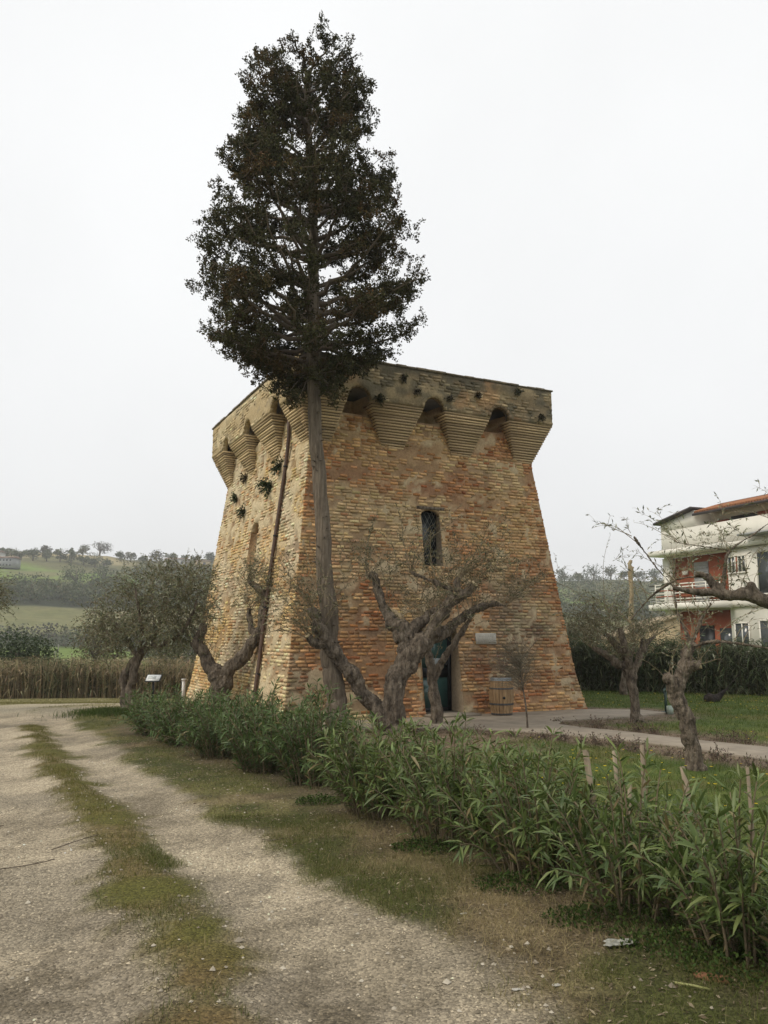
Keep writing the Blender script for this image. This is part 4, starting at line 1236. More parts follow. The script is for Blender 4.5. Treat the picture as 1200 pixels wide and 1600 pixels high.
def in_tower(p, pad=.15):
    d = p[:2] - TW_C
    return abs(d @ EX) < WT + OV + pad and abs(d @ EY) < WT + OV + TW_K + pad and p[2] < H3 + .1
nb = 108
for i in range(nb):
    zt = 7.0 + (15.05 - 7.0) * ((i + rng.random()) / nb) ** .95
    az = i * 2.399963 + rng.normal(0, .3)
    ca = math.cos(az)
    R = max(cyp_rad(zt, ca) - .14, .12) * (rng.uniform(.93, 1.04) if rng.random() < .85 else rng.uniform(.7, .85))
    drop = np.interp(zt, [7, 8.2, 10, 15.7], [-.45, .35, 1.1, .8]) * rng.uniform(.6, 1.2)
    z0 = min(max(zt - drop, 7.4), 15.3)
    A = cyp_axis(z0); Bt = cyp_axis(zt) + R * np.array([ca, math.sin(az), 0])
    mid = A * .5 + Bt * .5 + np.array([0, 0, -.12 * R]) + rng.normal(0, .08, 3)
    t = np.linspace(0, 1, 9)[:, None]
    P = (1 - t) ** 2 * A + 2 * t * (1 - t) * mid + t * t * Bt
    P[1:-1] += rng.normal(0, .035, (7, 3))
    br.tube(P, np.linspace(.02 + .018 * R, .008, 9), 6, False)
    if i % 3 == 0:      # a dead or bare side bough
        k = rng.integers(2, 5); dd = unit(np.cross(P[-1] - P[0], [0, 0, 1])) * rng.choice([-1, 1]) + np.array([0, 0, .6]) + .6 * unit(P[-1] - P[0])
        br.tube(np.array([P[k] + unit(dd) * s_ * R * .5 + [0, 0, .05 * s_] for s_ in np.linspace(0, 1, 5)]), np.linspace(.015, .005, 5), 5, False)
    if abs(ca) < .42 and rng.random() < .22: continue
    side = unit(np.cross(P[-1] - P[0], [0, 0, 1])); fwd = unit(P[-1] - P[0])
    ng = max(2, int(1.45 + R * 1.85))
    for g in range(ng):
        u = 1.0 - (g + rng.uniform(0, .5)) / ng * (.68 if R < 1.4 else .54)
        fi = u * 8; j = min(int(fi), 7); q = P[j] + (P[j + 1] - P[j]) * (fi - j)
        for h in range(rng.integers(2, 4)):
            e = q + side * rng.normal(0, .18 + .09 * R) + fwd * rng.uniform(-.18, .04) + np.array([0, 0, rng.uniform(-.10, .20)])
            if in_tower(e, .25): continue
            br.tube(np.array([q, q * .5 + e * .5 + [0, 0, -.03], e]), [.010, .008, .004], 4, False)
            clumps.append((e, rng.uniform(.15, .27), i, fwd))
# foliage hanging low round the foot of the crown
for (dx, dy, z, r) in ((-.50, -.3, 6.95, .17), (-.34, -.40, 6.65, .16), (-.72, .1, 7.2, .17), (.42, -.25, 6.75, .13), (.55, -.1, 7.2, .13), (-1.2, -.3, 7.75, .22), (-1.6, -.4, 7.95, .24), (-2.0, -.2, 8.1, .22), (-.9, -.3, 7.5, .18)):
    p = cyp_axis(z) + np.array([dx, dy, 0])
    if not in_tower(p, .1):
        a0 = cyp_axis(7.5)
        br.tube(np.array([a0, a0 * .5 + p * .5 + [0, 0, .1], p]), [.015, .01, .005], 5, False)
        clumps.append((p, r, 3, np.array([0, 0, -1.0]))); clumps.append((p + rng.normal(0, .14, 3), r * .8, 3, np.array([0, 0, -1.0])))
V = np.concatenate(br.V)
tag(mk('branches', V, [np.array(f) for f in br.F.values()], M_TWIG, cyp, np.tile((0.15, 0.118, 0.09), (len(V), 1))), kind='stuff')
# short broken stubs all along the bare trunk
for _ in range(70):
    z = rng.uniform(1.5, 7.3); p = cyp_axis(z); a = rng.uniform(0, 6.28); r = np.interp(z, CP[:, 2], CP[:, 3]) * .85
    d = np.array([math.cos(a), math.sin(a), rng.uniform(-.1, .4)]); L = rng.uniform(.02, .07)
    m = MB(); m.tube([p + d * (r - .02), p + d * (r + L)], [rng.uniform(.012, .024), rng.uniform(.006, .014)], 6); m.build('branch_stub', M_BARK, cyp)
C, D, S, K = [], [], [], []
rust = {i: rng.random() for i in range(nb)}
for (c, r, i, fwd) in clumps:
    # a dense rounded tuft built of little plumes of scale sprays
    hue = rust[i] * .65 + rng.random() * .35
    npl = int(9 * (r / .2) ** 1.6) + 3
    for _ in range(npl):
        v = unit(rng.normal(size=3)); o = c + v * r * rng.random() ** .45 * np.array([1, 1, .72]) + fwd * rng.normal(0, r * .25)
        if in_tower(o, .05): continue
        ax = unit(v * .8 + np.array([0, 0, .35]) + rng.normal(0, .35, 3))
        m_ = 19
        C.append(o + ax * (rng.uniform(-.4, .6, m_) * .13)[:, None] + rng.normal(0, .022, (m_, 3)))
        D.append(ax * .6 + rng.normal(0, .8, (m_, 3))); S.append(rng.uniform(.03, .068, m_)); K.append(np.full(m_, hue + rng.normal(0, .1)))
C, D, S, K = np.concatenate(C), np.concatenate(D), np.concatenate(S), np.concatenate(K)
V, F = leaf_quads(C, D, S, S * .62, .12)
cc = lerp((0.062, 0.060, 0.028), (0.125, 0.078, 0.036), sm(.55, 1.0, K) * .9)
cc = lerp(cc, (0.095, 0.095, 0.042), sm(.3, .0, K) * .8)
tag(mk('crown', V, F, M_CYP, cyp, jitter_col(cc, len(C), .25, 4)), kind='stuff')

# ---- pruned olives
t, tw = pruned_olive('olive_tree', OLC, 'hard pruned gnarled olive with many limbs beside the bare cypress trunk', .018, .034, 140, 2, .75, r0=.009, Ls=(.35, 1.7), rs=.74)
for k in (0, 2, 3): end_stub(t, OLC[k])
for p in ((-.15, 16.8, 3.25), (1.5, 16.4, 2.95), (-1.4, 16.0, 2.55), (.9, 16.9, 2.6)):
    for _ in range(34): tw.shoot(np.array(p) + rng.normal(0, .30, 3), rdir(.6, .7), rng.uniform(.3, 1.1), .006, .8, .5)
tw.build(t, TW_COL, OLIVE_DRY)
t, tw = pruned_olive('olive_tree', OLS, 'slender olive trunk forking in front of the glass door', .018, .020, 45, 3, .4, rs=.68)
tw.build(t, TW_COL, OLIVE_DRY)
t, tw = pruned_olive('olive_tree', OLA, 'dark Y-shaped pruned olive beside the brown downpipe', .02, .03, 150, 4, .85, Ls=(.3, .95))
for p in ((-3.3, 20.0, 3.1), (-2.7, 20, 2.7), (-2.4, 19.9, 2.35)):
    for _ in range(40): tw.shoot(np.array(p) + rng.normal(0, .3, 3), rdir(.3, .8), rng.uniform(.3, .8), .005, 1.0, .6, ls=.06)
tw.build(t, TW_COL, OLIVE)
t, tw = pruned_olive('olive_tree', OLR, 'pruned vase-shaped olive standing on the lawn edge right of the tower', .018, .022, 90, 5, .7, Ls=(.3, 1.2))
for p in ((4.75, 18.2, 2.1), (5.0, 18.2, 2.35)):
    for _ in range(60): tw.shoot(np.array(p) + rng.normal(0, .2, 3), rdir(.35, .8) + np.array([-.4, 0, 0]), rng.uniform(.3, .9), .005, 1.0, .6, ls=.06)
for p, d, L in (((4.9, 18.2, 2.3), (-.75, -.1, .9), 2.0), ((4.7, 18.2, 2.2), (-.9, 0, .35), 1.2), ((5.0, 18.2, 2.5), (-.2, 0, 1), 1.7), ((5.1, 18.3, 2.3), (.25, 0, 1), 1.5)):
    tw.shoot(p, d, L, .008, .5, .55, 10, wig=.06, gap=.07)
tw.build(t, TW_COL, OLIVE)
t, tw = pruned_olive('olive_tree', OLB, 'small olive trunk at the foot of the cane hedge behind', .026, .02, 60, 6, .9, Ls=(.4, 1.0), r0=.008)
tw.build(t, TW_COL, OLIVE)
t, tw = pruned_olive('olive_tree', OLN, 'leaning olive trunk with a pale sawn branch end beside the path', .014, .022, 46, 7, .4, Ls=(.25, .9), r0=.006)
end_stub(t, OLN[2]); end_stub(t, OLN[0])
for p, d, L in (((4.6, 12, 1.9), (-.6, .2, 1), 1.3), ((4.6, 12, 1.9), (-.15, 0, 1), 1.2), ((4.6, 12, 1.9), (.45, .1, .9), 1.0), ((4.9, 11.9, 1.9), (.5, -.2, .6), 1.2), ((4.6, 12, 1.85), (-.9, .1, .4), .9)):
    p2 = tw.shoot(p, d, L, .006, .35, .4, 9, wig=.08, gap=.06)
    for k in (4, 6): tw.shoot(p2[k], rdir(.3, .9), L * .4, .003, .6, .5, 5)
tw.build(t, TW_COL, OLIVE)
t, tw = pruned_olive('olive_tree', OLO, 'olive with a thick smooth bough reaching in before the white house', .018, .010, 40, 8, .5, Ls=(.25, .8), r0=.005, rs=.95)
for _ in range(46):     # leafy sprays at the end of the upright shoot
    p = np.array((3.95 + rng.normal(0, .14), 9.7 + rng.normal(0, .12), 3.00 + rng.normal(0, .11)))
    tw.shoot(p, rdir(-.1, .8), rng.uniform(.10, .28), .002, .85, .5, 5, ls=.045, gap=.03)
for _ in range(10):
    p = np.array((4.3 + rng.normal(0, .15), 9.7 + rng.normal(0, .1), 2.5 + rng.normal(0, .2)))
    tw.shoot(p, rdir(.1, .8), rng.uniform(.15, .4), .002, .6, .5, 5, ls=.05, gap=.04)
tw.build(t, TW_COL, OLIVE)

# ---- full-crowned olives
def full_olive(name, chains, label, blobs, n_sh, seed, leaf=.085):
    base = np.array(chains[0][0][:3]); base[2] = 0
    t = empty(name, base, label, 'tree')
    gnarled('trunk', chains, M_BARK, t, .02, .022, 6.0, seed=seed, rs=.72)
    tw = Twigs()
    for (cx, cy, cz, rx, rz, wt) in blobs:
        for _ in range(int(n_sh * wt)):
            v = unit(rng.normal(size=3)); u = rng.random() ** .45
            p = np.array([cx, cy, cz]) + v * u * [rx, rx, rz]
            tw.shoot(p, v * .6 + rng.normal(0, .5, 3) + [0, 0, .2], rng.uniform(.25, .6), .005, 1.0, .7, 5, ls=leaf, start=.0, gap=.055)
    tw.build(t, TW_COL, OLIVE, 'crown', .30)
    return t
full_olive('olive_tree', OLL, 'twin-trunked olive with a full silvery crown by the yard', [
    (-5.7, 20.9, 2.95, 1.15, .85, 1.3), (-6.8, 20.9, 2.45, .8, .7, .8), (-5.0, 20.6, 2.5, .7, .85, .7), (-7.15, 21.0, 1.95, .6, .4, .35), (-5.6, 20.3, 2.1, .75, .55, .5), (-5.2, 21.2, 3.45, .65, .4, .35), (-6.2, 20.5, 1.85, .85, .3, .25)], 330, 9)
full_olive('olive_tree', [[(-11.6, 21, -.05, .22), (-11.5, 21, .8, .16), (-11.3, 21, 1.6, .13), (-11.0, 21, 2.4, .07), (-10.9, 21, 3.0, .03)], [(-11.4, 21, 1.4, .12), (-11.9, 21.2, 2.2, .07), (-12.2, 21.3, 2.9, .03)]],
           'leafy olive whose crown edge hangs over the yard opposite the reeds', [(-11.0, 21, 2.9, 1.05, .75, 1.0), (-12.0, 21.2, 2.9, 1.1, .9, .8)], 480, 10)

# ---- sapling on the mulch before the tower wall
sap = empty('young_tree', (2.96, 16.96, 0), 'thin young tree with a cloud of fine bare twigs before the wall', 'tree')
st = catmull([(2.96, 16.96, -.03, .022), (2.93, 16.96, .5, .018), (2.86, 16.98, 1.0, .014), (2.84, 17.0, 1.4, .008)], 5)
m = MB(); m.tube(st[:, :3], st[:, 3], 8); m.build('trunk', M_BARK, sap, True)
tw = Twigs()
for _ in range(150):
    z = rng.uniform(.75, 1.4)
    p = np.array([np.interp(z, st[:, 2], st[:, 0]), 16.98, z])
    pts = tw.shoot(p, rdir(.35, .8) + np.array([-.25, 0, 0]), rng.uniform(.4, 1.05), .004, .35, .35, 7, ls=.03, gap=.04)
    for k in (3, 5): tw.shoot(pts[k], rdir(.2, .9), rng.uniform(.15, .35), .002, .5, .3, 4, ls=.03, gap=.04)
tw.build(sap, (0.15, 0.13, 0.095), [(0.13, 0.125, 0.075), (0.09, 0.09, 0.05), (0.2, 0.18, 0.12)])

# ---------------------------------------------------------------- oleander hedge
OLEA = [((-4.35, 16.3), .80, .88, 1.0, 'dense oleander bush closing the hedge at the yard end'),
        ((-3.45, 14.9), .85, .95, 1.0, 'dense oleander bush, second in the hedge from the yard'),
        ((-2.5, 13.4), .88, 1.02, 1.0, 'dense oleander bush below the dark Y-shaped olive'),
        ((-1.6, 12.1), .85, 1.10, 1.0, 'dense oleander bush before the tower corner'),
        ((-.75, 10.9), .78, 1.14, .9, 'tall oleander bush at the foot of the cypress trunk'),
        ((.2, 9.3), .72, .98, .75, 'pale green oleander bush after the gap in the hedge'),
        ((.9, 8.2), .78, 1.0, .75, 'spreading oleander bush below the slender olive by the door'),
        ((1.5, 7.15), .72, 1.0, .65, 'loose oleander bush with long bright shoots'),
        ((1.98, 6.2), .62, .98, .42, 'thin oleander bush among cut stakes'),
        ((2.42, 5.4), .55, .92, .42, 'straggly oleander bush with broad leaves behind the broken tile'),
        ((2.78, 4.7), .50, .85, .35, 'last low oleander bush of the hedge beside the track')]
leaf_protos = []
for k in range(4):
    V, F = lance_leaves(np.zeros((1, 3)), np.array([[1., 0, 0]]), .15, .022, .12 + .1 * k)
    c = np.tile(np.array([(0.090, 0.132, 0.036), (0.125, 0.168, 0.052), (0.068, 0.108, 0.030), (0.155, 0.190, 0.060)][k]), (8, 1))
    me = make_mesh('leaf', V, F, c); me.materials.append(M_OLEA); leaf_protos.append(me)
for bi, ((bx_, by_), br0, bh_, dens, lab) in enumerate(OLEA):
    bx_ -= .12; br_ = br0; bh_ *= 1.05
    if bi >= 5: bx_ -= .10; by_ -= .22; br_ = br0 = br0 * 1.08
    gz0 = float(height(bx_, by_))
    t = empty('oleander_bush', (bx_, by_, gz0), lab, 'bush', 'oleander bushes of the hedge')
    mb = MB(); C, D, S = [], [], []
    far = bi < 5
    nst = int((110 if far else 125) * dens)
    for s in range(nst):
        a = rng.uniform(0, 2 * math.pi); rr_ = math.sqrt(rng.random()); br_ = br0 * rng.uniform(.9, 1.2)
        p0 = np.array([bx_ + math.cos(a) * rr_ * br_ * .45, by_ + math.sin(a) * rr_ * br_ * .45, gz0 - .02])
        tipx = np.array([bx_ + math.cos(a) * rr_ * br_ * 1.0, by_ + math.sin(a) * rr_ * br_ * 1.0, gz0 + bh_ * rng.uniform(.40, 1.14) * (1 - .34 * rr_)])
        mid = p0 * .5 + tipx * .5 + np.array([0, 0, .12 * bh_]) - np.array([math.cos(a), math.sin(a), 0]) * .08 + rng.normal(0, .03, 3)
        tt = np.linspace(0, 1, 8)[:, None]
        P = (1 - tt) ** 2 * p0 + 2 * tt * (1 - tt) * mid + tt ** 2 * tipx
        mb.tube(P, np.linspace(.010, .004, 8), 5, False)
        lo = .05 if far else .16
        nw = int((15 if far else 13) * bh_)
        for u in np.linspace(lo, 1, nw):
            fi = u * 7; j = min(int(fi), 6); q = P[j] + (P[j + 1] - P[j]) * (fi - j); ax = unit(P[j + 1] - P[j])
            for k in range(3 if u < .97 else 5):
                if rng.random() < .12: continue
                th_ = k * 2.09 + rng.uniform(-.5, .5) + u * 9
                e1 = unit(np.cross(ax, [.3, .2, .9])); e2 = np.cross(ax, e1)
                d = ax * rng.uniform(.4, 1.3) + (e1 * math.cos(th_) + e2 * math.sin(th_)) * .9 + [0, 0, .1]
                C.append(q); D.append(d); S.append(rng.uniform(.09, .175) * (1 if far else 1.08))
    C, D, S = np.array(C), unit(np.array(D)), np.array(S)
    V = np.concatenate(mb.V)
    tag(mk('stems', V, [np.array(f) for f in mb.F.values()], M_TWIG, t, np.tile((0.17, 0.135, 0.085), (len(V), 1))), kind='stuff')
    n = len(C)
    single = np.zeros(n, bool)
    if bi >= 7:
        # leaves that show largest (towards the track) are pieces of their own
        sc = S * (1 + .6 * ((bx_ - C[:, 0]) + (by_ - C[:, 1]) * 1.2) / br_) + .06 * (C[:, 2] - gz0)
        single[np.argsort(-sc)[:120]] = True
        for i in np.where(single)[0]:
            lo_ = bpy.data.objects.new('leaf', leaf_protos[rng.integers(0, 4)])
            COL.objects.link(lo_); lo_.parent = t
            lo_.location = C[i] - np.array([bx_, by_, gz0])
            lo_.rotation_euler = Vector(D[i]).to_track_quat('X', 'Z').to_euler()
            k_ = S[i] / .15; lo_.scale = (k_, k_, k_)
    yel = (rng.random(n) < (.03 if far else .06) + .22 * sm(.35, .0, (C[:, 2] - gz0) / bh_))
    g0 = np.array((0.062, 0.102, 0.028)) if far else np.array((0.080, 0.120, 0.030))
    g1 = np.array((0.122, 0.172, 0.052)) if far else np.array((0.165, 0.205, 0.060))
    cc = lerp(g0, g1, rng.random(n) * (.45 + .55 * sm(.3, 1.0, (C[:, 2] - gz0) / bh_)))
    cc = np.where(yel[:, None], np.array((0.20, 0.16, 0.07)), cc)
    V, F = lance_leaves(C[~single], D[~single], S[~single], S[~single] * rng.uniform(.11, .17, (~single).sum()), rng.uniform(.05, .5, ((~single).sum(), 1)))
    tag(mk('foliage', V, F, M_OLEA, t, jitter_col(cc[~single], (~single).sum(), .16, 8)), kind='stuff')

# low weeds at the foot of the hedge
WEEDS = [((1.55, 5.75), .28, 'low green weed patch under the thin oleander among stakes'), ((1.85, 5.25), .24, 'feathery yellow green weed beside the white litter'),
         ((2.20, 4.95), .30, 'low clover-like weed patch around the broken tile'), ((.36, 7.55), .18, 'small round weed below the spreading oleander'), ((1.05, 6.5), .22, 'weed tuft under the loose oleander with long shoots'),
         ((-.75, 9.6), .16, 'small weed in the gap of the hedge')]
for (x, y), r, lab in WEEDS:
    z = float(height(x, y))
    t = empty('weed', (x, y, z), lab, 'plant')
    n = int(4200 * r)
    a = rng.uniform(0, 6.28, n); q = np.sqrt(rng.random(n)) * r
    P = np.stack([x + q * np.cos(a) * 1.7, y + q * np.sin(a), z + rng.uniform(.01, .11, n) * (1.1 - q / r * .7)], 1)
    V, F = leaf_quads(P, rng.normal(0, 1, (n, 3)) + [0, 0, .5], rng.uniform(.018, .04, n), rng.uniform(.010, .02, n), .05)
    tag(mk('foliage', V, F, M_GRASS, t, jitter_col(np.tile((0.050, 0.080, 0.018), (n, 1)), n, .25, 4)), kind='stuff')

# cut stakes standing in the hedge
STAKES = [((1.74, 6.72), 1.02, .028, -.10, 'thick pale cut stake leaning in the thin oleander'), ((1.98, 6.95), .98, .02, -.05, 'slim grey stake beside the thick leaning stake'),
          ((2.22, 7.1), 1.0, .02, .0, 'upright stake with a whitish top between oleanders'), ((2.45, 6.4), .92, .022, -.14, 'stake slanting back in the straggly oleander'),
          ((2.62, 6.0), .98, .014, .02, 'very thin stake near the end of the hedge'), ((2.75, 5.75), .90, .024, .03, 'upright brown stake at the end of the hedge'),
          ((1.88, 6.55), .78, .018, .06, 'short stake at the foot of the thin oleander'), ((2.05, 6.6), .62, .022, -.03, 'lowest stub of stake in the hedge'),
          ((2.72, 5.35), .72, .026, .02, 'stout short stake behind the last low oleander')]
for (x, y), h, r, ln_, lab in STAKES:
    z = float(height(x, y))
    h *= .97
    pts = [(x, y, z - .05), (x + ln_ * .5 + rng.normal(0, .006), y, z + h * .5), (x + ln_, y + rng.normal(0, .02), z + h)]
    m = MB(); m.tube(pts, [r, r * .95, r * .88], 9)
    tag(m.build('stake', M_WOODP, None, False, (x, y, z)), lab, 'stake', 'stakes in the oleander hedge')

# dry bedding plants along the path
NEAR = [(0.52, 16.73), (.9, 16.6), (1.27, 16.41), (1.65, 16.3), (2.0, 16.09), (2.47, 15.89), (2.75, 15.6), (2.99, 15.41), (3.25, 15.2), (3.48, 14.95), (3.76, 14.69), (4.03, 14.44), (4.25, 13.94), (4.55, 13.47), (4.8, 13.2), (5.01, 12.87), (5.3, 12.41), (5.5, 12.0)]
FARB = [(3.95, 18.2), (4.42, 17.16), (5.1, 16.7), (5.42, 16.2), (5.8, 15.6), (6.24, 15.15), (6.57, 14.7), (6.9, 14.2)]
for grp, lst in (('row', NEAR), ('far', FARB)):
    for (x, y) in lst:
        x += rng.normal(0, .06); y += rng.normal(0, .06) - (.10 if grp == 'row' else 0)
        z = float(height(x, y))
        t = empty('bedding_plant', (x, y, z), 'withered brown bedding plant between the lawn and the near edge of the path' if grp == 'row' else 'withered brown bedding plant on the tower side of the path', 'plant',
                  'dry plants along the near path edge' if grp == 'row' else 'dry plants along the tower side of the path')
        tw = Twigs(); R = rng.uniform(.12, .26)
        for _ in range(int(26 * R / .2)):
            tw.shoot((x + rng.normal(0, R * .4), y + rng.normal(0, R * .4), z), rdir(.7, .6), R * rng.uniform(.5, 1.1), .004, .9, .5, 4, ls=.045, gap=.03, start=.2)
        tw.build(t, (0.14, 0.10, 0.075), [(0.12, 0.08, 0.062), (0.20, 0.145, 0.105), (0.085, 0.062, 0.05), (0.12, 0.12, 0.06)], wratio=.4)

# plants rooted in the masonry
TUFTS = [('L', -1.12, 5.94, .26, 'largest caper tuft on the left wall beside the downpipe', (0.04, 0.06, 0.022)), ('L', -1.75, 6.34, .20, 'caper tuft just under a corbel by the downpipe', (0.045, 0.066, 0.025)),
         ('L', 1.1, 5.5, .18, 'narrow dark tuft above the bricked niche', (0.038, 0.055, 0.022)), ('L', 2.33, 6.15, .14, 'small dark tuft near the far edge of the left wall', (0.04, 0.056, 0.022)),
         ('L', 1.54, 6.62, .12, 'brown withered tuft under the left corbels', (0.10, 0.075, 0.04)), ('P', -1.64, 7.72, .14, 'dark moss tuft beside a parapet arch near the cypress', (0.05, 0.05, 0.024)),
         ('P', -.58, 8.05, .13, 'brown tuft above the middle arch of the parapet', (0.075, 0.062, 0.032)), ('P', .36, 8.0, .12, 'round dark tuft right of the middle arch', (0.06, 0.052, 0.028)),
         ('P', 2.55, 8.5, .12, 'green tuft under the coping towards the far corner', (0.055, 0.058, 0.028)), ('P', 3.3, 7.85, .13, 'dark growth low on the parapet corner', (0.06, 0.054, 0.03)),
         ('P', -.95, 8.35, .11, 'small tuft high on the parapet by the cypress crown', (0.06, 0.058, 0.03)), ('P', 1.25, 8.2, .10, 'small brown tuft above the corbel before the last arch', (0.08, 0.064, 0.035))]
for f_, s, z, r, lab, c in TUFTS:
    p = face_pt('L', s, z, .02) if f_ == 'L' else pan_pt('F', s, z, .01)
    nrm = -np.array([*EX, 0]) if f_ == 'L' else -np.array([*EY, 0])
    t = empty('wall_plant', p, lab, 'plant', 'plants growing from the tower masonry')
    tw = Twigs()
    for _ in range(30):
        d = nrm * rng.uniform(.3, 1.0) + rng.normal(0, .5, 3) + np.array([0, 0, -.25 if f_ == 'L' else .1])
        tw.shoot(p, d, r * (1.5 if f_ == 'L' else 1.1) * rng.uniform(.5, 1.2), .003, .95, .5, 4, ls=.07, gap=.025, start=.1)
    tw.build(t, (0.12, 0.10, 0.06), [c, tuple(np.array(c) * 1.5), tuple(np.array(c) * .75)], wratio=.5)

# ---------------------------------------------------------------- things by the tower
# wine barrel
bc = face_pt('F', 1.20, 0, .44); bc[2] = .036
barrel = empty('barrel', bc, 'old oak wine barrel standing against the brick wall', 'barrel')
BH, NB = .90, 20
def brad(t): return .235 + .058 * math.sin(math.pi * t) ** .9
for k in range(NB):
    a0, a1 = 2 * math.pi * k / NB + .012, 2 * math.pi * (k + 1) / NB - .012
    V = []
    for i in range(9):
        t_ = i / 8
        for (a, dr) in ((a0, 0), ((a0 + a1) / 2, .004), (a1, 0), (a1, -.025), (a0, -.025)):
            r = brad(t_) + dr
            V.append(bc + np.array([math.cos(a) * r, math.sin(a) * r, t_ * BH]))
    F = [(i * 5 + j, i * 5 + (j + 1) % 5, (i + 1) * 5 + (j + 1) % 5, (i + 1) * 5 + j) for i in range(8) for j in range(5)]
    if k == 0: M_STAVE = mat_noise('oak_stave', (0.19, 0.118, 0.06), (0.40, 0.27, 0.145), 10, .8, .4, (1, 1, .2))
    mk('stave', V, [np.array(F), np.array([[0, 1, 2, 3, 4]]), np.array([[44, 43, 42, 41, 40]])], M_STAVE, barrel)
M_HOOP = mat_plain('hoop_iron', (0.10, 0.095, 0.095), .6, .5)
M_HOOPG = mat_plain('hoop_galvanised', (0.24, 0.26, 0.27), .5, .5)
for t0, t1, mm in ((.01, .06, M_HOOP), (.27, .32, M_HOOP), (.68, .72, M_HOOP), (.90, .985, M_HOOPG)):
    m = MB(); tt = np.linspace(t0, t1, 3)
    V = []; n = 40
    for t_ in tt:
        for a in np.linspace(0, 2 * math.pi, n, endpoint=False): V.append(bc + np.array([math.cos(a) * (brad(t_) + .009), math.sin(a) * (brad(t_) + .009), t_ * BH]))
    F = [(i * n + j, i * n + (j + 1) % n, (i + 1) * n + (j + 1) % n, (i + 1) * n + j) for i in range(2) for j in range(n)]
    mk('hoop', V, np.array(F), mm, barrel, None, True)
m = MB(); m.prism([(bc[0] + math.cos(a) * .205, bc[1] + math.sin(a) * .205) for a in np.linspace(0, 2 * math.pi, 24, endpoint=False)], bc[2] + BH - .06, bc[2] + BH - .03); m.build('barrel_head', M_WOODP, barrel)
bt = MB(); bt.tube([bc + np.array([.02, -.285, .42]), bc + np.array([.022, -.32, .42])], .03, 10); bt.build('bung', M_FRAME, barrel)
# dried flowers and driftwood on the barrel
top = bc + np.array([0, 0, BH - .03])
fl = empty('dried_flowers', top, 'dry reddish flower twigs in a pale pot on the barrel', 'plant')
m = MB()
prof = [(.07, 0), (.10, .04), (.115, .09), (.10, .10), (.085, .06)]
n = 16; V = [top + np.array([math.cos(a) * r, math.sin(a) * r, z]) for r, z in prof for a in np.linspace(0, 2 * math.pi, n, endpoint=False)]
mk('bowl', V, np.array([(i * n + j, i * n + (j + 1) % n, (i + 1) * n + (j + 1) % n, (i + 1) * n + j) for i in range(len(prof) - 1) for j in range(n)]), mat_plain('pale_pottery', (0.42, 0.34, 0.22), .8), fl, None, True)
tw = Twigs()
for _ in range(26):
    tw.shoot(top + np.array([rng.normal(0, .03), rng.normal(0, .03), .05]), rdir(1.0, .4) + np.array([.15, .1, 0]), rng.uniform(.25, .62), .003, .55, .2, 6, ls=.035, start=.35, gap=.035)
tw.build(fl, (0.15, 0.075, 0.055), [(0.26, 0.10, 0.075), (0.18, 0.08, 0.06), (0.50, 0.42, 0.36), (0.30, 0.15, 0.10)], wratio=.7)

# small white marker post at the tower's left end
wp = face_pt('L', 4.75, 0, .05); wz = float(height(wp[0], wp[1]))
m = MB(); m.box(np.array([wp[0], wp[1], wz + .36]), (.08, .08, .72)); m.box(np.array([wp[0], wp[1], wz + .74]), (.12, .12, .04))
tag(m.build('marker_post', mat_plain('white_paint', (0.66, 0.65, 0.62), .6), None, False, (wp[0], wp[1], wz)), 'slim white post at the left end of the tower wall', 'post')

# information lectern
lx_, ly_ = -9.6, 34.0
lz = float(height(lx_, ly_))
le = empty('information_board', (lx_, ly_, lz), 'small sloping information board on a dark post by the reeds', 'sign')
m = MB(); m.box((lx_, ly_, lz + .45), (.07, .07, .9)); m.box((lx_, ly_, lz + .02), (.3, .3, .04)); m.build('post', M_FRAME, le)
ax_ = [np.array([1., 0, 0]), np.array([0, math.cos(.6), math.sin(.6)]), np.array([0, -math.sin(.6), math.cos(.6)])]
cc_ = np.array([lx_, ly_ - .02, lz + .98])
m = MB(); m.box(cc_, (.62, .46, .03), ax_); bd = m.build('board', M_FRAME, le)
m = MB(); m.box(cc_ + ax_[2] * .018, (.56, .40, .006), ax_); pnl = m.build('panel', mat_plain('printed_panel', (0.62, 0.63, 0.62), .4), le)
m = MB(); m.box(cc_ + ax_[2] * .0225 + ax_[0] * -.06 + ax_[1] * .04, (.34, .2, .003), ax_); m.build('printed_picture', mat_plain('print_grey', (0.42, 0.44, 0.43), .5, var=.4, scale=30), pnl)

# garden tap standpipe on the lawn
tp = np.array((7.08, 20.6, float(height(7.08, 20.6))))
ta = empty('garden_tap', tp, 'green metal standpipe tap on the lawn right of the tower', 'tap')
M_TAPG = mat_plain('dark_green_paint', (0.018, 0.045, 0.032), .45)
m = MB(); m.tube([tp + [0, 0, -.02], tp + [0, 0, .62]], .035, 10); m.box(tp + [0, 0, .02], (.2, .2, .05)); m.build('pipe', M_TAPG, ta)
m = MB(); m.tube([tp + [.0, -.02, .56], tp + [-.07, -.12, .58], tp + [-.10, -.16, .50]], [.028, .026, .02], 8); m.build('spout', M_TAPG, ta)
m = MB(); m.tube([tp + [0, 0, .60], tp + [.05, .0, .72], tp + [.11, 0, .74]], [.02, .02, .024], 8); m.build('lever', M_TAPG, ta)
m = MB(); m.prism([(tp[0] + .02 + math.cos(a) * .08, tp[1] - .22 + math.sin(a) * .08) for a in np.linspace(0, 6.28, 14, endpoint=False)], tp[2], tp[2] + .2)
tag(m.build('bucket', mat_plain('pale_plastic', (0.33, 0.40, 0.33), .5), None, False, tp + [.02, -.22, 0]), 'small pale container at the foot of the green tap', 'container')
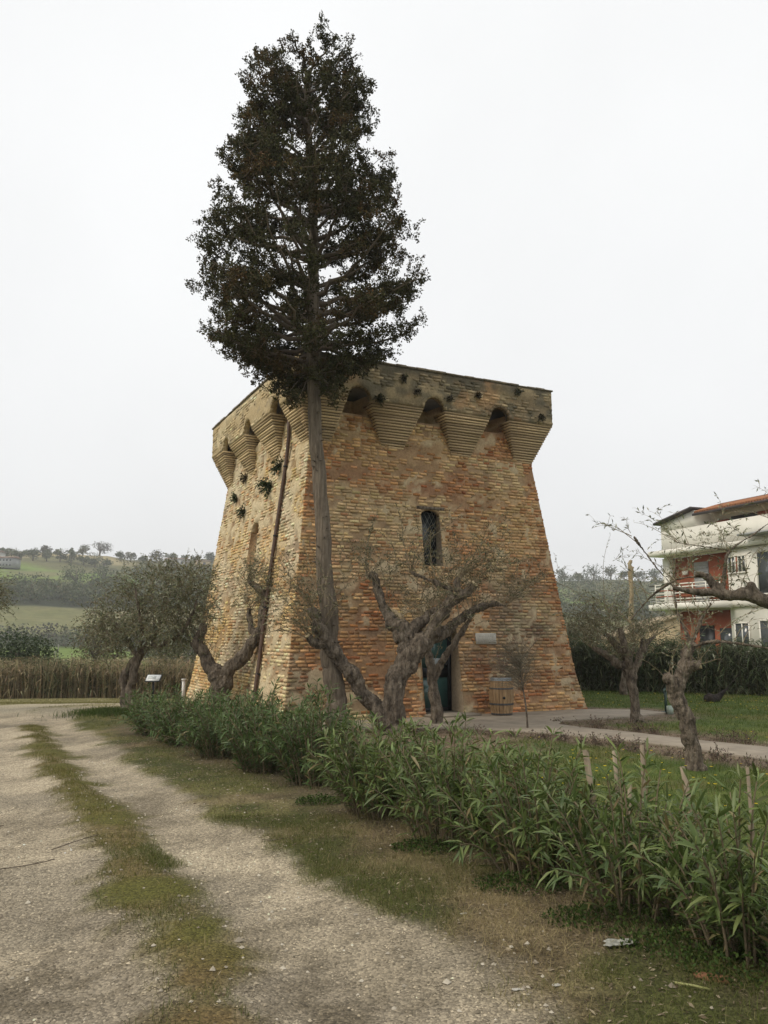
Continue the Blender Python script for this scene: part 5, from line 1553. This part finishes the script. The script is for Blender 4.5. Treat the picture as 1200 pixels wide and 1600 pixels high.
# dark log on the lawn by the hedge
sp = np.array((9.6, 24.0, float(height(9.6, 24.0))))
lg = gnarled('log', [[(sp[0] - .20, sp[1], sp[2] + .02, .10), (sp[0] - .02, sp[1], sp[2] + .10, .19), (sp[0] + .2, sp[1] + .05, sp[2] + .16, .14), (sp[0] + .5, sp[1] + .05, sp[2] + .40, .035), (sp[0] + .85, sp[1] + .05, sp[2] + .78, .02)]],
             mat_noise('charred_bark', (0.012, 0.010, 0.009), (0.045, 0.035, 0.028), 6, .95, .8), None, .03, .02, 6, seed=12)
tag(lg, 'dark fallen log with a raised limb before the cane hedge', 'log')

# litter beside the hedge
def crumpled(name, c, size, mat, label, cat, seed, flat=.35, rot=0.3):
    N_ = 12
    u, v = np.meshgrid(np.linspace(-1, 1, N_), np.linspace(-1, 1, N_))
    h_ = fbm(u * 1.7, v * 1.7, seed=seed) * flat + np.abs(fbm(u * 3.5, v * 3.5, seed=seed + 1) - .5) * flat * .8
    x_ = (u + (fbm(u * 2, v * 2, seed=seed + 2) - .5) * .8) * size[0]; y_ = (v + (fbm(u * 2, v * 2, seed=seed + 3) - .5) * .8) * size[1]
    P = np.stack([c[0] + x_ * math.cos(rot) - y_ * math.sin(rot), c[1] + x_ * math.sin(rot) + y_ * math.cos(rot), c[2] + h_ * size[0]], -1).reshape(-1, 3)
    F = np.array([(i * N_ + j, i * N_ + j + 1, (i + 1) * N_ + j + 1, (i + 1) * N_ + j) for i in range(N_ - 1) for j in range(N_ - 1)])
    o = mk(name, P, F, mat, None, None, False, c)
    sd_ = o.modifiers.new('thickness', 'SOLIDIFY'); sd_.thickness = .004
    return tag(o, label, cat)
lz_ = float(height(1.46, 5.3))
crumpled('paper_litter', (1.46, 5.30, lz_ + .005), (.10, .04), mat_plain('dirty_plastic_film', (0.30, 0.30, 0.26), .5, var=.5, scale=40), 'crumpled whitish plastic wrapper at the hedge foot', 'litter', 301)
# broken terracotta tile: curved shard
tz = float(height(1.80, 4.80))
M_TERRA = mat_noise('terracotta', (0.17, 0.075, 0.04), (0.27, 0.13, 0.07), 14, .9, .4)
V, F, n, kk = [], [], 9, 5
for i in range(kk):
    for j in range(n):
        a = math.pi * (.15 + .7 * j / (n - 1)); r = .065
        x = (i / (kk - 1) - .5) * .20 + rng.normal(0, .006)
        V.append((1.84 + x * .8 + .02 * math.cos(a), 4.84 - x * .35 + math.cos(a) * r, tz - .035 + math.sin(a) * r * .85))
F = np.array([(i * n + j, i * n + j + 1, (i + 1) * n + j + 1, (i + 1) * n + j) for i in range(kk - 1) for j in range(n - 1)])
o = mk('tile_shard', V, F, M_TERRA, None, None, False, (1.82, 4.80, tz)); sd_ = o.modifiers.new('thickness', 'SOLIDIFY'); sd_.thickness = .014
tag(o, 'broken terracotta roof tile half hidden under weeds', 'tile')
# thin yellow strip by the tile
m = MB(); m.tube([(1.60, 4.74, tz + .015), (1.68, 4.69, tz + .02), (1.76, 4.66, tz + .012)], .007, 5)
tag(m.build('plastic_strip', mat_plain('yellowish_plastic', (0.30, 0.30, 0.11), .5), None, False, (1.68, 4.69, tz)), 'short yellowish plastic strip by the broken tile', 'litter')
BITS = [(0.55, 5.9, 'white scrap lying on the dry verge grass'), (.95, 4.75, 'small pale stone chip near the white wrapper'), (.72, 4.7, 'tiny whitish chip on the bare verge')]
for i, (x, y, lab) in enumerate(BITS):
    crumpled('pale_scrap', (x, y, float(height(x, y)) + .004), (.022, .012), mat_plain('pale_scrap%d' % i, (0.42, 0.40, 0.35), .8), lab, 'litter', 320 + i)
# fallen twigs on the track
for pts, lab in ((([-3.55, 6.6], [-3.35, 6.85], [-3.0, 7.15], [-2.85, 7.3]), 'long thin twig curved across the left wheel track'), (([-3.0, 7.6], [-2.85, 7.8], [-2.7, 7.95]), 'short straight twig on the left wheel track'),
                 (([-4.3, 8.5], [-4.1, 8.55], [-3.9, 8.6]), 'thin twig lying at the outer side of the track'), (([-1.15, 7.9], [-1.05, 7.85], [-.9, 7.95], [-.85, 7.85]), 'little forked twig on the pale right wheel track')):
    P = [(x, y, float(height(x, y)) + .012 + rng.uniform(0, .012)) for x, y in pts]
    m = MB(); m.tube(catmull([(*p, .006) for p in P], 4)[:, :3], .004, 6)
    k = len(P) // 2
    m.tube([P[k], (P[k][0] + .08, P[k][1] + .09, P[k][2] + .01)], [.004, .002], 5)
    tag(m.build('fallen_twig', M_BARK, None, False, P[0]), lab, 'twig')

# ---------------------------------------------------------------- reed bank and cane hedge
def reeds(name, line, width, h0, h1, n, label, cols_stem, cols_leaf, stem_r, nleaf, leafL, leafW, dens_fn=None, cat='reeds', droop=.6, low=.15):
    P = np.array(line, float); seg = np.linalg.norm(np.diff(P, axis=0), axis=1); cum = np.concatenate([[0], np.cumsum(seg)])
    t = empty(name, (*P[0], float(height(*P[0]))), label, cat)
    u = rng.uniform(0, cum[-1], n)
    X = np.interp(u, cum, P[:, 0]); Y = np.interp(u, cum, P[:, 1])
    X = X + rng.normal(0, .1, n); Y = Y + rng.uniform(0, width, n)
    Z = height(X, Y)
    h = rng.uniform(h0, h1, n) * (1 + .22 * (fbm(X * .6, Y * .2, seed=401) - .5) * 2)
    ln_ = rng.normal(0, .10, (n, 2)) * h[:, None]
    # stalk: thin three-sided spike
    a = rng.uniform(0, 6.28, n)
    mid = np.stack([X + ln_[:, 0] * .4, Y + ln_[:, 1] * .4, Z + h * .6], 1); tip = np.stack([X + ln_[:, 0], Y + ln_[:, 1], Z + h], 1)
    b = np.stack([X, Y, Z - .03], 1)
    V = []
    for k in range(3):
        d = np.stack([np.cos(a + k * 2.094), np.sin(a + k * 2.094), np.zeros(n)], 1)
        V += [b + d * stem_r, mid + d * stem_r * .8]
    V.append(tip)
    V = np.stack(V, 1).reshape(-1, 3)
    q = np.array([(0, 2, 3, 1), (2, 4, 5, 3), (4, 0, 1, 5)]); tr = np.array([(1, 3, 6), (3, 5, 6), (5, 1, 6)])
    bi = np.arange(n)[:, None, None] * 7
    pal = np.array(cols_stem); cs = pal[rng.integers(0, len(pal), n)]
    tag(mk('stalks', V, [(bi + q[None]).reshape(-1, 4), (bi + tr[None]).reshape(-1, 3)], M_GRASS, t, jitter_col(cs, n, .2, 7)), kind='stuff')
    m_ = n * nleaf
    idx = np.repeat(np.arange(n), nleaf)
    uu = rng.uniform(low, 1.0, m_)
    C = b[idx] * (1 - uu)[:, None] + tip[idx] * uu[:, None]
    a = rng.uniform(0, 6.28, m_)
    D = np.stack([np.cos(a), np.sin(a), rng.uniform(-.5, 1.1, m_)], 1)
    V, F = lance_leaves(C, D, leafL * rng.uniform(.5, 1.2, m_), leafW * rng.uniform(.6, 1.2, m_), droop)
    pal = np.array(cols_leaf)
    w = fbm(X * .35, Y * .1, seed=402)[idx] + rng.normal(0, .12, m_)
    ci = np.clip((w - .25) / .5 * len(pal), 0, len(pal) - 1).astype(int)
    tag(mk('foliage', V, F, M_GRASS, t, jitter_col(pal[ci], m_, .22, 8)), kind='stuff')
    return t
reeds('reed_bank', [(-24, 38.2), (-15, 37.6), (-9.5, 37.2), (-4.5, 36.6)], 1.8, 1.35, 1.85, 3600, 'long bank of dry tan reeds edging the yard', [(0.30, 0.235, 0.135), (0.38, 0.30, 0.18), (0.24, 0.19, 0.105)],
      [(0.30, 0.24, 0.14), (0.31, 0.25, 0.15), (0.17, 0.155, 0.08), (0.10, 0.11, 0.05), (0.075, 0.09, 0.04), (0.065, 0.082, 0.036)], .014, 6, .45, .035)
reeds('cane_hedge', [(5.6, 29.8), (6.9, 29.0), (9.5, 27.7), (12.3, 26.3), (18, 23.6)], 1.3, 1.45, 1.85, 1700, 'dark green cane hedge closing the lawn before the white house', [(0.07, 0.075, 0.04), (0.10, 0.095, 0.055)],
      [(0.042, 0.060, 0.024), (0.056, 0.078, 0.032), (0.072, 0.092, 0.042), (0.105, 0.118, 0.065)], .012, 20, .42, .032, cat='hedge', low=.03)
reeds('pampas_reeds', [(5.4, 31.0), (6.6, 31.0), (8.2, 30.6)], 1.2, 1.9, 2.9, 420, 'taller pale reeds rising behind the cane hedge beside the tower', [(0.22, 0.20, 0.13), (0.17, 0.16, 0.10)],
      [(0.12, 0.125, 0.08), (0.18, 0.17, 0.115), (0.10, 0.105, 0.06)], .012, 16, .55, .03)

# ---------------------------------------------------------------- leafy masses (shrubs, far trees)
def leaf_cloud(blobs, n, size, cols, shade=.0):
    C, K = [], []
    tot = sum(b[6] if len(b) > 6 else 1 for b in blobs)
    for b in blobs:
        k = int(n * (b[6] if len(b) > 6 else 1) / tot)
        v = unit(rng.normal(size=(k, 3))); u = rng.random(k) ** .4
        C.append(np.array(b[:3]) + v * u[:, None] * np.array(b[3:6])); K.append(np.full(k, rng.random()))
    C, K = np.concatenate(C), np.concatenate(K)
    m_ = len(C)
    V, F = leaf_quads(C - 0, rng.normal(0, 1, (m_, 3)), size * rng.uniform(.6, 1.3, m_), size * .7 * rng.uniform(.6, 1.3, m_), .1)
    pal = np.array(cols)
    ci = np.clip((K + rng.normal(0, .22, m_)) * len(pal), 0, len(pal) - 1).astype(int)
    return V, F, jitter_col(pal[ci], m_, .2, 4)

def blob_tree(name, x, y, w, h, label, group, cols, n, size, trunk=.25, bare=False, nb=7, cat='tree'):
    z = float(height(x, y)) - .05
    t = empty(name, (x, y, z), label, cat, group)
    m = MB(); m.tube([(x, y, z), (x + w * .02, y, z + h * .35), (x, y, z + h * .7)], [w * .045, w * .03, w * .012], 6)
    for k in range(4):
        a = k * 1.57 + rng.random(); m.tube([(x, y, z + h * .3), (x + math.cos(a) * w * .25, y + math.sin(a) * w * .25, z + h * .65)], [w * .02, w * .006], 5)
    m.build('trunk', M_BARK, t)
    blobs = []
    for _ in range(nb):
        v = unit(rng.normal(size=3)); r = rng.uniform(.20, .34)
        blobs.append((x + v[0] * w * .27, y + v[1] * w * .27, z + h * (trunk + (1 - trunk) * .5) + v[2] * h * (1 - trunk) * .28, w * r, w * r, h * r * (1 - trunk) * 1.1, r ** 2))
    V, F, c = leaf_cloud(blobs, n, size, cols)
    ok = None
    tag(mk('crown', V, F, M_LEAF, t, c), kind='stuff')
    return t

EVER = [(0.060, 0.082, 0.034), (0.080, 0.104, 0.044), (0.105, 0.125, 0.056)]
MIX = [(0.085, 0.10, 0.045), (0.12, 0.125, 0.06), (0.155, 0.15, 0.075)]
BROWN = [(0.11, 0.085, 0.045), (0.14, 0.105, 0.05), (0.085, 0.075, 0.04)]
GREY = [(0.10, 0.095, 0.075), (0.13, 0.12, 0.095), (0.075, 0.075, 0.055)]
blob_tree('evergreen_shrub', -18.7, 41.5, 3.7, 3.5, 'round dark green shrub standing up behind the reed bank', None, [(0.032, 0.052, 0.020), (0.048, 0.070, 0.026), (0.07, 0.088, 0.034)], 6500, .13, .02, cat='bush', nb=14)
blob_tree('autumn_tree', -22.0, 62.0, 4.6, 6.2, 'ochre brown tree behind the silvery olive beyond the reeds', None, BROWN + [(0.10, 0.095, 0.04)], 3000, .2, .1, nb=9)
blob_tree('valley_tree', -17.5, 66.0, 4.5, 5.2, 'dull green tree beside the ochre tree beyond the reeds', None, MIX, 2200, .22, .1, nb=9)
blob_tree('valley_tree', -12.0, 55.0, 4.0, 3.4, 'grey green thicket behind the reeds by the tower', None, MIX + GREY, 2200, .2, .05, nb=8)

# ridge and hillside trees; x over y gives the direction, each is one tree
i = 0
RIDGE = [(-.478, 505, 7, 5, 0), (-.462, 500, 6, 5, 1), (-.446, 506, 7, 5, 0), (-.425, 500, 8, 7, 3), (-.41, 515, 7, 5, 2), (-.392, 505, 5, 8, 0), (-.378, 510, 9, 7, 1), (-.357, 520, 22, 14, 3), (-.332, 512, 8, 6, 0), (-.318, 515, 10, 7, 1),
         (-.302, 512, 9, 6, 0), (-.285, 518, 12, 9, 3), (-.268, 515, 11, 8, 1), (-.250, 512, 12, 7, 0), (-.235, 515, 10, 8, 1), (-.215, 512, 12, 9, 0),
         (.225, 515, 12, 10, 0), (.243, 510, 11, 8, 1), (.262, 515, 13, 10, 0), (.283, 512, 12, 9, 1), (.300, 516, 12, 9, 0), (.318, 512, 13, 8, 1), (.338, 515, 12, 9, 0), (.36, 512, 12, 9, 1), (.39, 512, 12, 9, 0), (.42, 512, 12, 9, 1)]
RL = ['dark bushy tree on the hill ridge', 'dull green tree on the hill ridge', 'low olive-like tree on the hill ridge', 'pale bare-crowned tree rising above the hill ridge']
for az, r, w, h, k in RIDGE:
    y = r / math.hypot(1, az); x = az * y
    q_ = rng.uniform(.5, 1.05); w, h = w * q_, h * q_
    blob_tree('ridge_tree', x, y, w, h, RL[k], 'trees along the hill ridge', [EVER, MIX, MIX, GREY][k], 420, 1.0, .1, nb=6)
ROW = [(-.475, 468), (-.458, 470), (-.440, 469), (-.423, 470), (-.406, 472), (-.392, 471), (-.376, 470), (-.362, 472), (-.350, 471)]
for az, r in ROW:
    y = r / math.hypot(1, az)
    blob_tree('orchard_tree', az * y, y, 8, 6.5, 'round tree in the row below the ridge field', 'row of round trees below the ridge', EVER, 300, 1.0, .12, nb=5)
CL = [(-.385, 352, 15, 12), (-.365, 345, 13, 11), (-.35, 356, 12, 9), (-.335, 350, 13, 10), (-.300, 372, 12, 10), (-.272, 378, 10, 8), (-.415, 340, 12, 9), (-.44, 338, 12, 10), (-.46, 330, 11, 9)]
for az, r, w, h in CL:
    y = r / math.hypot(1, az)
    blob_tree('slope_tree', az * y, y, w, h, 'dark spreading tree on the green hillside', 'dark trees scattered on the hillside', EVER, 520, .8, .05, nb=7)

def wood(name, boxes, n, size, cols, h):
    B = []
    for (a0, a1, r0, r1, k) in boxes:
        for _ in range(k):
            az, r = rng.uniform(a0, a1), rng.uniform(r0, r1)
            y = r / math.hypot(1, az); x = az * y
            rad = rng.uniform(2.4, 4.6)
            B.append((x, y, float(height(x, y)) + h * rng.uniform(.3, .62), rad, rad, h * rng.uniform(.35, .55)))
    V, F, c = leaf_cloud(B, n, size, cols)
    return tag(mk(name, V, F, M_LEAF, None, c), kind='stuff')
wood('hillside_wood', [(-.50, -.30, 304, 345, 120), (-.30, -.16, 300, 420, 140), (.2, .5, 300, 480, 190)], 34000, 1.0, EVER + MIX, 8)
wood('hillside_scrub', [(-.34, -.18, 385, 480, 60), (-.5, -.2, 216, 240, 70), (-.5, -.2, 484, 500, 40), (.2, .5, 480, 515, 60)], 14000, .8, MIX + EVER + GREY, 4.5)
wood('valley_thicket', [(-.30, -.12, 110, 215, 60)], 9000, .6, MIX + GREY, 4)

# vineyard-like rows on the right-hand field are part of the field colour; poles in the valley
M_POLE = mat_plain('grey_pole', (0.20, 0.19, 0.17), .8)
for x, y, h, lab in ((-60.2, 150, 3.6, 'thin pole standing in the valley field beyond the reeds'), (-47.0, 116, 2.4, 'shorter thin pole at the edge of the valley field')):
    z = float(height(x, y)); m = MB(); m.tube([(x, y, z - .2), (x, y, z + h)], [.10, .07], 7); m.box((x, y, z + h - .15), (.7, .08, .08))
    tag(m.build('field_pole', M_POLE, None, False, (x, y, z)), lab, 'pole')

# bleached dead trunk behind the lawn
pz = float(height(10.1, 33.0))
dt = gnarled('dead_trunk', [[(10.08, 33, pz - .1, .17), (10.12, 33, pz + 1.2, .15), (10.10, 33, pz + 2.6, .135), (10.17, 33, pz + 3.9, .11), (10.15, 33, pz + 4.7, .10), (10.19, 33, pz + 5.0, .085)],
                           [(10.15, 33, pz + 4.3, .06), (10.26, 33, pz + 4.55, .05), (10.30, 33, pz + 4.72, .04)]], mat_noise('bleached_wood', (0.24, 0.185, 0.11), (0.47, 0.375, 0.23), 5, .9, .6, (1, 1, .3)), None, .035, .02, 5, seed=14)
tag(dt, 'bleached bare trunk standing like a post behind the cane hedge', 'tree trunk')

# ---------------------------------------------------------------- far buildings
M_WHITE = mat_noise('white_render', (0.70, 0.675, 0.60), (0.79, 0.765, 0.69), 1.5, .9, .15)
M_RED = mat_noise('red_render', (0.285, 0.085, 0.045), (0.36, 0.115, 0.062), 2, .9, .2)
M_TILE = mat_noise('roof_tile', (0.26, 0.115, 0.06), (0.40, 0.19, 0.10), 6, .9, .4)
M_GUT = mat_plain('dark_gutter', (0.055, 0.045, 0.045), .5, .3)
M_WGL = mat_plain('window_glass', (0.06, 0.07, 0.075), .1, 0, .6, .3, 1)
M_SHUT = mat_plain('grey_shutter', (0.33, 0.335, 0.33), .7)
M_BEIGE = mat_noise('beige_render', (0.44, 0.345, 0.20), (0.55, 0.44, 0.27), 2, .9, .2)

O3 = np.array([15.35, 44.0, 0.0])
E1 = np.array([.375, -.927, 0]); E1 /= np.linalg.norm(E1)
E2 = np.array([E1[1], -E1[0], 0])          # outwards, to the left of the picture
AXH = [E1, E2, np.array([0, 0, 1.])]
house = empty('apartment_house', tuple(O3 + np.array([0, 0, 0])), 'white three-storey house with red recessed balconies and tiled roof', 'house')
def hb(mb, t0, t1, d0, d1, z0, z1):
    """t along the front, d outwards from the front plane"""
    return mb.box(O3 + E1 * (t0 + t1) / 2 + E2 * (d0 + d1) / 2 + np.array([0, 0, (z0 + z1) / 2]), (t1 - t0, d1 - d0, z1 - z0), AXH)
def hpart(name, mat, *boxes, parent=None):
    m = MB()
    for b in boxes: hb(m, *b)
    return m.build(name, mat, parent or house)
hpart('wall', M_WHITE, (0, 16, -9, -.45, -.5, 6.1), (0, .5, -.45, 0, -.5, 6.1), (4.62, 16, -.45, 0, -.5, 6.1))
hpart('upper_wall', M_WHITE, (0, 16, -9, 0, 6.52, 7.60))
hpart('attic_wall', M_WHITE, (2.55, 16, -8.4, -1.1, 7.60, 8.50))
hpart('red_wall', M_RED, (.5, 4.62, -.45, -.40, 3.65, 6.1)); hpart('red_wall', M_RED, (.5, 4.62, -.45, -.40, -.2, 3.2))
hpart('floor_slab', M_WHITE, (-.30, 4.9, -.44, .72, 6.20, 6.48), (4.9, 16, -.1, .25, 6.20, 6.48), (.002, 16, -.38, -.12, 6.1, 6.19)); hpart('floor_slab', M_WHITE, (-.1, 4.9, -.39, .72, 3.30, 3.62), (4.9, 16, -.1, .12, 3.30, 3.62))
# gable end piece with its sloping dark edge
m = MB()
pts = [(0, 7.60), (2.6, 7.60), (2.6, 8.46), (0, 8.0)]
V = [O3 + E1 * t + E2 * d + np.array([0, 0, z]) for d in (.003, -8.5) for t, z in pts]
m.add(V, [(0, 1, 2, 3), (7, 6, 5, 4), (0, 4, 5, 1), (1, 5, 6, 2), (2, 6, 7, 3), (3, 7, 4, 0)]); m.build('gable_wall', M_WHITE, house)
m = MB()
pts = [(-.25, 7.98), (2.65, 8.50), (2.65, 8.62), (-.25, 8.10)]
V = [O3 + E1 * t + E2 * d + np.array([0, 0, z]) for d in (.32, -8.8) for t, z in pts]
m.add(V, [(0, 1, 2, 3), (7, 6, 5, 4), (0, 4, 5, 1), (1, 5, 6, 2), (2, 6, 7, 3), (3, 7, 4, 0)]); m.build('roof_edge', M_GUT, house)
# tiled roof rising inwards in two bands
m = MB()
for (t0, t1, d0, z0, d1, z1) in ((2.67, 16, .10, 8.22, -1.75, 8.74),):
    V = [O3 + E1 * t + E2 * d + np.array([0, 0, z]) for (t, d, z) in ((t0, d0, z0), (t1, d0, z0), (t1, d1, z1), (t0, d1, z1), (t0, d0, z0 + .10), (t1, d0, z0 + .10), (t1, d1, z1 + .10), (t0, d1, z1 + .10))]
    m.add(V, [(3, 2, 1, 0), (4, 5, 6, 7), (0, 1, 5, 4), (1, 2, 6, 5), (2, 3, 7, 6), (3, 0, 4, 7)])
rf = m.build('roof', M_TILE, house)
# rows of round tiles on the lower band
t_ = 2.75
m = MB()
while t_ < 9:
    m.tube([O3 + E1 * t_ + E2 * .12 + np.array([0, 0, 8.335]), O3 + E1 * t_ + E2 * -1.5 + np.array([0, 0, 8.805])], .055, 6); t_ += .17
tag(m.build('tile_rows', M_TILE, rf), kind='stuff')
hpart('gutter', M_GUT, (2.67, 16, .11, .24, 8.13, 8.25)); hpart('gutter', M_GUT, (2.67, 16, -1.95, -1.76, 8.72, 8.92))
hpart('attic_panel', M_RED, (5.9, 9, -1.1, -.85, 7.62, 7.95)); hpart('attic_panel', M_RED, (3.1, 3.9, -1.1, -.9, 7.62, 7.86))
hpart('attic_window', M_WGL, (4.0, 5.8, -1.1, -1.07, 7.66, 7.98))
# balcony door, lamp, railings
dr = hpart('balcony_door', M_SHUT, (1.95, 2.95, -.399, -.35, 3.65, 5.75))
for k in range(12): hpart('slat', M_SHUT, (2.0, 2.9, -.35, -.335, 3.78 + k * .16, 3.86 + k * .16), parent=dr)
hpart('wall_lamp', M_WHITE, (1.15, 1.5, -.399, -.27, 5.15, 5.35))
hpart('ground_door', M_FRAME, (2.1, 3.1, -.399, -.34, 0, 2.45)); hpart('ground_window', M_WGL, (3.5, 4.3, -.399, -.35, 1.0, 2.3))
rail = hpart('railing', M_WHITE, (.1, 4.75, .66, .70, 4.58, 4.64), (.1, 4.75, .66, .70, 3.66, 3.70))
for k in range(5): hpart('bar', M_RED if k % 2 else M_WHITE, (.1, 4.75, .672, .69, 3.80 + k * .155, 3.86 + k * .155), parent=rail)
for k in range(6): hpart('post', M_WHITE, (.1 + k * .92, .15 + k * .92, .655, .705, 3.62, 4.64), parent=rail)
# small railing beyond the corner, dark
sr = hpart('side_railing', M_GUT, (-.9, -.05, .2, .24, 4.6, 4.66))
for k in range(6): hpart('bar', M_SHUT, (-.9, -.05, .2, .23, 3.75 + k * .14, 3.80 + k * .14), parent=sr)
hpart('side_balcony', M_WHITE, (-.95, -.11, -1.2, .3, 3.3, 3.6))
# windows of the front
for (t0, t1, z0, z1, nm) in ((4.72, 5.12, 5.0, 5.75, 'window'), (5.35, 5.75, 5.0, 5.75, 'window'), (6.5, 7.9, 3.9, 5.85, 'window'), (4.9, 5.7, 1.2, 2.5, 'window'), (6.4, 7.9, .4, 2.6, 'window'), (9.2, 10.4, 4.2, 5.8, 'window')):
    w_ = hpart(nm, M_WHITE, (t0 - .06, t1 + .06, .002, .05, z1, z1 + .06), (t0 - .06, t1 + .06, .002, .09, z0 - .07, z0), (t0 - .06, t0, .002, .05, z0, z1), (t1, t1 + .06, .002, .05, z0, z1), ((t0 + t1) / 2 - .025, (t0 + t1) / 2 + .025, .004, .045, z0, z1))
    hpart('pane', M_WGL, (t0, t1, .003, .02, z0, z1), parent=w_)
hpart('red_panel', M_RED, (5.19, 5.28, .003, .03, 4.95, 5.80))
hpart('awning', M_SHUT, (6.2, 10, .1, .9, 6.62, 6.72))
# thin aerial wires above the roof
an_ = MB(); an_.tube([O3 + E1 * 6.2 + E2 * -2.4 + np.array([0, 0, 8.1]), O3 + E1 * 6.2 + E2 * -2.4 + np.array([0, 0, 9.9])], .025, 6)
an_.build('aerial', M_GUT, house)

# beige outbuilding behind the hedge
sh = empty('outbuilding', (10.4, 36, 0), 'low beige outbuilding with a sloping top left of the house', 'building')
m = MB()
pts = [(10.1, -.3), (13.2, -.3), (13.2, 2.75), (12.3, 2.50), (10.1, 1.72)]
V = [(x, y, z) for y in (36, 39) for x, z in pts]
k = len(pts); m.add(V, [tuple(range(k)), tuple(range(2 * k - 1, k - 1, -1))] + [(i, k + i, k + (i + 1) % k, (i + 1) % k) for i in range(k)]); m.build('wall', M_BEIGE, sh)
m = MB()
pts = [(10.0, 1.69), (12.32, 2.51), (13.3, 2.78), (13.3, 2.86), (12.3, 2.60), (10.0, 1.77)]
V = [(x, y, z) for y in (35.9, 39.1) for x, z in pts]
k = len(pts); m.add(V, [tuple(range(k)), tuple(range(2 * k - 1, k - 1, -1))] + [(i, k + i, k + (i + 1) % k, (i + 1) % k) for i in range(k)]); m.build('roof', mat_plain('old_roof_edge', (0.36, 0.29, 0.19), .9), sh)

# houses on the hill
M_FARW = mat_plain('far_pale_wall', (0.50, 0.49, 0.46), .9)
M_FARG = mat_plain('far_grey_wall', (0.32, 0.33, 0.33), .9)
M_FARR = mat_plain('far_roof', (0.22, 0.15, 0.11), .9)
def far_house(x, y, w, d, h, label, wall, rows, cols_, sink=0):
    z = float(height(x, y)) - sink
    t = empty('hill_house', (x, y, z), label, 'house')
    m = MB(); m.box((x, y, z + h / 2), (w, d, h)); m.build('wall', wall, t)
    m = MB()
    V = [(x - w * .55, y - d * .55, z + h), (x + w * .55, y - d * .55, z + h), (x + w * .55, y + d * .55, z + h), (x - w * .55, y + d * .55, z + h), (x - w * .5, y, z + h * 1.22), (x + w * .5, y, z + h * 1.22)]
    m.add(V, [(0, 1, 5, 4), (2, 3, 4, 5), (1, 2, 5), (3, 0, 4), (3, 2, 1, 0)]); m.build('roof', M_FARR, t)
    for r in range(rows):
        for c in range(cols_):
            m = MB(); m.box((x - w * .42 + (c + .5) * w * .84 / cols_, y - d / 2 - .03, z + h * (r + .6) / rows), (w * .4 / cols_, .08, h * .38 / rows)); m.build('window', M_WGL, t)
far_house(-181, 380, 13, 7, 4.6, 'grey terraced house with window rows on the hillside', M_FARG, 2, 7)
far_house(-197, 402, 9, 7, 4.5, 'pale house above the grey terrace on the hillside', M_FARW, 2, 4)
far_house(-122, 470, 13, 8, 4.6, 'pale farmhouse under the ridge above the silvery olive', M_FARW, 1, 4)
far_house(-108, 476, 8, 7, 4, 'small ochre barn beside the pale farmhouse', M_BEIGE, 1, 2)

# ---------------------------------------------------------------- haze
m = MB(); m.box((0, 250, 36), (1540, 1040, 92))
M_HAZE = bpy.data.materials.new('haze'); M_HAZE.use_nodes = True
hn = M_HAZE.node_tree; hn.nodes.clear()
ho = hn.nodes.new('ShaderNodeOutputMaterial'); hv = hn.nodes.new('ShaderNodeVolumePrincipled')
hv.inputs['Color'].default_value = (0.95, 0.965, 0.98, 1); hv.inputs['Density'].default_value = 0.00055; hv.inputs['Anisotropy'].default_value = 0.2
hn.links.new(hv.outputs['Volume'], ho.inputs['Volume'])
tag(m.build('haze', M_HAZE), kind='stuff')
